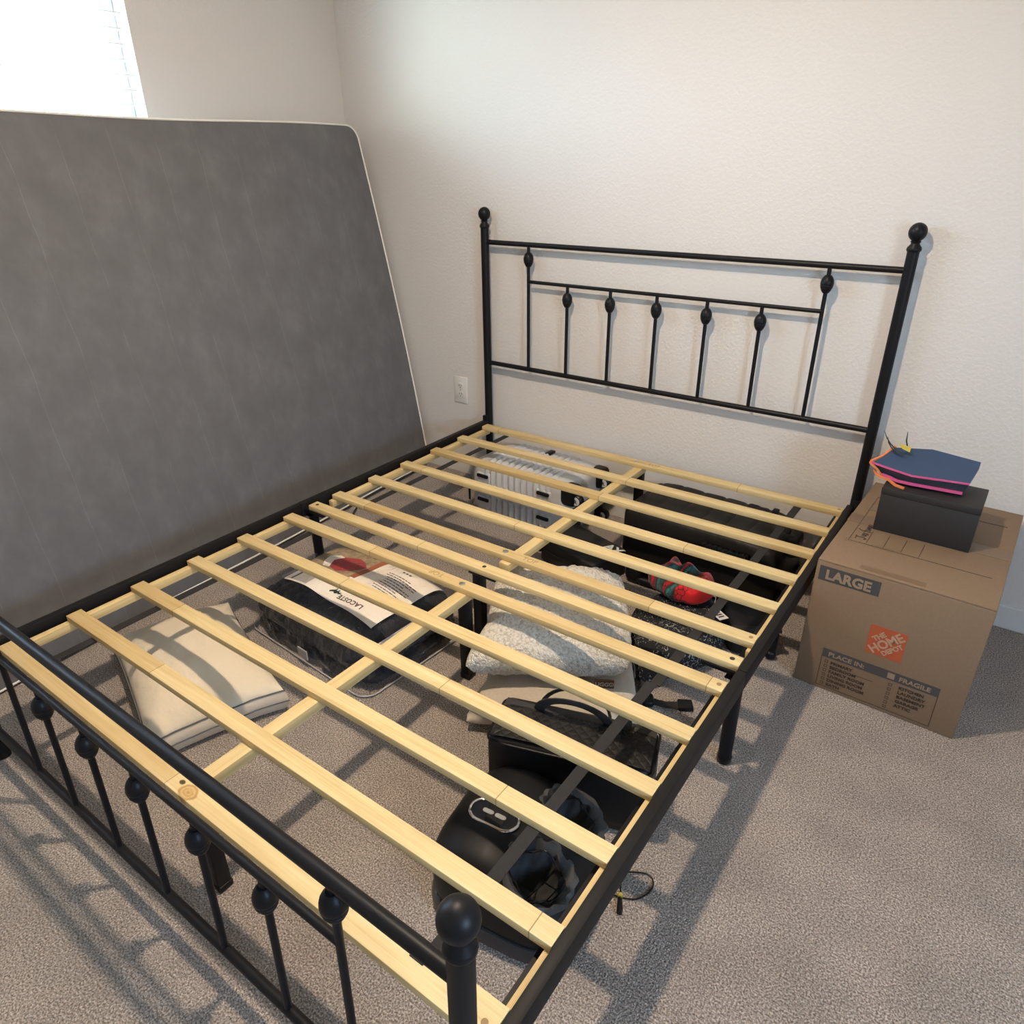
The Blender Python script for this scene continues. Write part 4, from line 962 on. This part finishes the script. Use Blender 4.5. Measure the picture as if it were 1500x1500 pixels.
# power cord trailing out past the rail
LC = FM_.location; inv = (T(*LC)@RZ(FM_.rotation_euler.z)).inverted()
pw = [(1.40, -1.50, .02), (1.43, -1.46, .006), (1.475, -1.43, .003), (1.495, -1.46, .003), (1.480, -1.50, .003), (1.455, -1.515, .003), (1.42, -1.525, .004), (1.41, -1.55, .006)]
def smooth(pts, it=3):
    pts = [Vector(p) for p in pts]
    for _ in range(it):
        q = [pts[0]]
        for a, b in zip(pts, pts[1:]): q += [a*.75+b*.25, a*.25+b*.75]
        pts = q+[pts[-1]]
    return pts
cd = obj('power_cord', tube(B(), [inv@p for p in smooth(pw)], .0016, 8), 'bplast', FM_)
obj('plug', tube(B(), [inv@Vector(p) for p in ((1.448, -1.522, .006), (1.458, -1.542, .007), (1.462, -1.552, .007))], [.0045, .0062, .0055], 12), 'bplast', cd)
obj('cord_tape', tube(B(), [inv@Vector(p) for p in ((1.444, -1.512, .006), (1.447, -1.519, .006))], .0052, 10), 'yellow', cd)
obj('cord_end', tube(B(), [inv@Vector(p) for p in smooth(((1.444, -1.512, .006), (1.436, -1.497, .008), (1.425, -1.485, .012)))], .0018, 8), 'bplast', cd)

# --- comforter set in clear zip bag
CF = thing('comforter_set', 'folded navy comforter in a clear zip bag with a cream printed insert card', 'bedding', (.312, -1.170, 0), D(-4))
kx, ky, kz = .56, .40, .185
def ctop(x, y):
    u = x/(kx/2); v = y/(ky/2)
    m_ = max(0, 1-abs(u)**4.5)*max(0, 1-abs(v)**4.5)
    return .045+(kz-.045)*m_**.30+.012*nz((x, y, 0), 7, 1)*m_+.01*(u*.3)
def fnk(p, q):
    w_ = .008*nz(p, 16, 2)+.006*nz(p, 40, 5)
    if q.z > .15:
        p.z = ctop(min(kx/2-.004, max(-kx/2+.004, p.x)), min(ky/2-.004, max(-ky/2+.004, p.y)))-.004
        p.x += w_*.6
    else:
        p.z = max(.012, (q.z+1)/1.15*.045*2.6); p.z = min(p.z, .12)
        p += Vector((q.x, q.y, 0))*w_*2.2
    return p
# folded comforter: stacked folds bulging at the sides
def fnk2(p, q):
    u = p.x/(kx/2); v = p.y/(ky/2)
    h = ctop(max(-.985, min(.985, u))*kx/2, max(-.985, min(.985, v))*ky/2) if True else kz
    t = (q.z+1)/2
    z = .008+t*(h-.012)
    side = max(abs(q.x), abs(q.y))
    fold = .010*math.sin(t*PI*3)*(1-abs(2*t-1)**6)
    wv = .007*nz((p.x, p.y, t*.2), 18, 2)+.006*nz((p.x, p.y, t*.06), 55, 6)+.004*nz((p.x, p.y, t*.1), 95, 16)
    d = Vector((q.x, q.y, 0))
    if t < .93: p = p+d*(fold*side+wv)
    p.z = z+(.006*nz((p.x, p.y, 0), 30, 4) if t > .9 else 0)
    return p
obj('comforter', blob(B(), (kx, ky, 2), 6, 72, fnk2), 'navy', CF)
def fv(p, q):
    u = p.x/((kx+.024)/2); v = p.y/((ky+.030)/2)
    h = ctop(max(-.97, min(.97, u))*kx/2, max(-.97, min(.97, v))*ky/2)+.010
    t = (q.z+1)/2; z = .003+t*h
    wv = .007*nz((p.x, p.y, t*.2), 20, 12)
    p = p+Vector((q.x, q.y, 0))*wv*(1 if t < .95 else 0); p.z = z+(.004*nz((p.x, p.y, 0), 26, 14)+.002 if t > .9 else 0)
    return p
obj('clear_bag', blob(B(), (kx+.024, ky+.030, 2), 8, 44, fv), 'vinyl', CF)
zz = lambda e_: (lambda x, y: ctop(x, y)+e_)
obj('insert_card', sheet(B(), -.195, .225, -.118, .172, 40, 30, zz(.0045)), 'cardp', CF)
def cpanel(name, x0, x1, y0, y1, mat, e_=.0056): return obj(name, sheet(B(), x0, x1, y0, y1, max(2, int((x1-x0)/.012)), max(2, int((y1-y0)/.012)), zz(e_), .0004), mat, CF)
ph = cpanel('printed_photo', -.215, -.005, -.022, .145, 'photo')
cpanel('print_block', -.215, -.005, -.040, -.010, 'rust', .0060)
cpanel('print_block', -.012, .010, .0, .145, 'rust', .0058)
bm = prism(B(), [(-.125, .075), (-.080, .098), (-.045, .092), (-.015, .070), (-.035, .022), (-.075, -.006), (-.12, .005), (-.140, .04)], 0, .0004)
for v in bm.verts: v.co.z += zz(.0066)(v.co.x, v.co.y)
obj('print_block', bm, 'redp', CF, False)
bm = prism(B(), [(-.173, .050), (-.147, .075), (-.123, .072), (-.140, .038), (-.120, .002), (-.145, -.004), (-.165, .02)], 0, .0004)
for v in bm.verts: v.co.z += zz(.0066)(v.co.x, v.co.y)
obj('print_block', bm, 'cardp', CF, False)
cpanel('print_block', -.225, -.085, -.112, -.050, 'greyp', .0062)
cpanel('print_block', -.205, -.197, -.110, -.052, 'greyink', .0068); cpanel('print_block', -.170, -.160, -.110, -.052, 'greyink', .0068)
cpanel('print_block', -.143, -.115, -.068, -.048, 'greyink', .0068)
text('printed_word', 'LACOSTE', .0245, 'darkink', CF, T(.150, -.078, 0)@RZ(PI+D(2)), .0002, .0005, 1.0, zz(.0066))
# small long-tailed crocodile emblem
cr = [(0, .004), (.006, .007), (.012, .006), (.016, .009), (.022, .010), (.028, .008), (.034, .010), (.040, .013), (.043, .011), (.038, .007), (.034, .005), (.030, .003), (.030, -.001), (.027, -.001), (.026, .003), (.018, .003), (.017, -.001), (.014, -.001), (.013, .003), (.006, .003), (.001, .0015)]
bm = prism(B(), [(x*.95, y*1.8) for x, y in cr], 0, .0005, T(.044, -.073, 0)@RZ(PI+D(-8)))
for v in bm.verts: v.co.z += zz(.0066)(v.co.x, v.co.y)
obj('crocodile_emblem', bm, 'croc', CF, False)
bm = B(); random.seed(3)
for r_ in range(9):
    x = .200 if r_ % 3 else .165; y0 = .092-.0105*r_
    xe = .06+.03*random.random()
    while x > xe:
        w_ = .004+.012*random.random()
        q = len(bm.verts)
        box(bm, (max(xe, x-w_), y0, 0), (x, y0+.0030, .0004)); x -= w_+.0035
for k in range(3): box(bm, (.10+.014*k, .12, 0), (.108+.014*k, .128, .0004))
for v in bm.verts: v.co.z += zz(.0064)(v.co.x, v.co.y)
obj('fine_print', bm, 'greyink', CF, False)
zp = smooth([(kx/2+.012, -ky/2+.01, .158), (kx/2+.016, 0, .165), (kx/2+.005, ky/2-.02, .155)], 2)
obj('zipper', tube(B(), [(p.x-.004, p.y, p.z-.01) for p in zp], .01, 10, flat=(.004, .013)), 'zipper', CF)
lo = [(x*1.0, y, .006) for x, y in rrect(kx/2+.013, ky/2+.016, .05)]
obj('bag_piping', tube(B(), lo, .0024, 8, closed=True), 'greyp', CF)
obj('paper_tag', box(B(), (-.0, -ky/2-.026, .03), (.045, -ky/2-.022, .062), .001, mtx=None), 'greyp', CF, False)

# --- cream pillow with gusset
PL = thing('bed_pillow', 'cream gusseted bed pillow with dark cord piping under the foot of the bed', 'pillow', (.130, -1.628, 0), D(-19))
gx, gy = .53, .345
def face(z0, h, up):
    bm = B(); n_ = 44; G = {}
    for i in range(n_+1):
        for j in range(n_+1):
            u = math.sin((-1+2*i/n_)*PI/2); v = math.sin((-1+2*j/n_)*PI/2)
            x = u*gx/2*(1-.05*(1-abs(v)**3)*abs(u)); y = v*gy/2*(1-.05*(1-abs(u)**3)*abs(v))
            pf = max(0, (1-abs(u)**2.4)*(1-abs(v)**2.4))**.55
            rad = math.exp(-(1-max(abs(u), abs(v)))*9)*(1-max(abs(u), abs(v)))*18
            wr = .0035*nz((x*6, y, 0), 9, 2)*pf+.004*nz((x, y, 0), 30, 7)*pf+.006*nz((x, y, 0), 11, 17)*pf
            zz_ = z0+h*pf+wr+.0022*math.sin((x if abs(v) > abs(u) else y)*190)*min(1, rad*.5)*(1 if pf > .02 else 0)
            G[i, j] = bm.verts.new((x, y, max(.002, zz_)))
    for i in range(n_):
        for j in range(n_): bm.faces.new((G[i, j], G[i+1, j], G[i+1, j+1], G[i, j+1]))
    return bm
obj('pillow_top', face(.072, .080, True), 'pillow', PL)
def prim(k, z):
    o_ = []; n_ = 24
    for s in range(4):
        for i in range(n_):
            t = math.sin((-1+2*i/n_)*PI/2)
            u, v = [(t, -1), (1, t), (-t, 1), (-1, -t)][s]
            o_.append((u*gx/2*(1-.05*(1-abs(v)**3)*abs(u))*k, v*gy/2*(1-.05*(1-abs(u)**3)*abs(v))*k, z+.004*nz((u, v, 0), 3, 4)))
    return o_
bm = B(); R_ = []
for k, z in ((1.0, .072), (1.025, .06), (1.03, .045), (1.02, .026), (.97, .006), (.6, .003)):
    R_.append([bm.verts.new(p) for p in prim(k, z)])
for A, E_ in zip(R_, R_[1:]):
    m_ = len(A)
    for i in range(m_): bm.faces.new((A[i], A[(i+1) % m_], E_[(i+1) % m_], E_[i]))
bm.faces.new(R_[-1])
obj('gusset', bm, 'gusset', PL)
for k, z in ((1.005, .073), (1.03, .040)): obj('cord_piping', tube(B(), prim(k, z), .0022, 6, closed=True), 'gpipe', PL)

# ------------------------------------------------------------------ light from outside
w = bpy.data.worlds.new('World'); S.world = w; w.use_nodes = True
nt = w.node_tree; bg = nt.nodes['Background']
tc = N(nt, 'ShaderNodeTexCoord'); sp = N(nt, 'ShaderNodeSeparateXYZ'); L(nt, tc.outputs['Generated'], sp.inputs[0])
mr = N(nt, 'ShaderNodeMapRange'); mr.inputs['From Min'].default_value = -1; mr.inputs['From Max'].default_value = 1; L(nt, sp.outputs['Z'], mr.inputs['Value'])
sky = ramp(nt, mr.outputs[0], [(0.0, (0.20, 0.22, 0.21)), (0.47, (0.24, 0.28, 0.29)), (0.54, (0.56, 0.80, 1.0)), (1.0, (0.50, 0.76, 1.2))])
# made-up bright sector, low towards the foot of the room, lighting the back wall
hb_ = N(nt, 'ShaderNodeMapRange', interpolation_type='SMOOTHSTEP'); hb_.inputs['From Min'].default_value = -0.80; hb_.inputs['From Max'].default_value = -0.96; hb_.inputs['To Max'].default_value = 1.0
L(nt, sp.outputs['Y'], hb_.inputs['Value'])
hz = N(nt, 'ShaderNodeMapRange', interpolation_type='SMOOTHSTEP'); hz.inputs['From Min'].default_value = 0.42; hz.inputs['From Max'].default_value = 0.16
L(nt, sp.outputs['Z'], hz.inputs['Value'])
hm = N(nt, 'ShaderNodeMath', operation='MULTIPLY'); L(nt, hb_.outputs[0], hm.inputs[0]); L(nt, hz.outputs[0], hm.inputs[1])
mxs = N(nt, 'ShaderNodeMix', data_type='RGBA'); L(nt, hm.outputs[0], mxs.inputs[0]); L(nt, sky, mxs.inputs[6]); mxs.inputs[7].default_value = (1.0, 1.3, 1.27, 1)
L(nt, mxs.outputs[2], bg.inputs['Color'])
bg.inputs['Strength'].default_value = 33.0
pl_ = bpy.data.lights.new('window_portal', 'AREA'); pl_.shape = 'RECTANGLE'; pl_.size = WZ1-WZ0; pl_.size_y = WY1-WY0
pl_.cycles.is_portal = True
po = bpy.data.objects.new('window_portal', pl_); C.objects.link(po); po.location = (X0-.13, (WY0+WY1)/2, (WZ0+WZ1)/2); po.rotation_euler = (0, D(-90), 0)

pl2 = bpy.data.lights.new('window_portal', 'AREA'); pl2.shape = 'RECTANGLE'; pl2.size = VZ1-VZ0; pl2.size_y = VY1-VY0  # portal of the added fill window on the right wall
pl2.cycles.is_portal = True
po2 = bpy.data.objects.new('window_portal', pl2); C.objects.link(po2); po2.location = (X1+.13, (VY0+VY1)/2, (VZ0+VZ1)/2); po2.rotation_euler = (0, D(90), 0)

# ------------------------------------------------------------------ camera
f_px = 1039.95
cam = bpy.data.cameras.new('camera'); cam.sensor_width = 36; cam.sensor_fit = 'HORIZONTAL'; cam.lens = f_px/1500*36; cam.clip_start = .02
ca = bpy.data.objects.new('camera', cam); C.objects.link(ca)
yaw, pitch, roll = D(-35.83343947), D(-26.47682394), D(-0.52071479)
fwd = Vector((math.sin(yaw)*math.cos(pitch), math.cos(yaw)*math.cos(pitch), math.sin(pitch)))
rt = fwd.cross(Vector((0, 0, 1))).normalized(); u0 = rt.cross(fwd)
r_ = math.cos(roll)*rt+math.sin(roll)*u0; u_ = -math.sin(roll)*rt+math.cos(roll)*u0
ca.matrix_world = Matrix(((r_.x, u_.x, -fwd.x, 1.82870165), (r_.y, u_.y, -fwd.y, -2.41370984), (r_.z, u_.z, -fwd.z, 1.04694445+TOP), (0, 0, 0, 1)))
S.camera = ca
S.view_settings.view_transform = 'Standard'; S.view_settings.look = 'None'; S.view_settings.gamma = 1; S.view_settings.exposure = 0.0
S.view_settings.use_curve_mapping = False
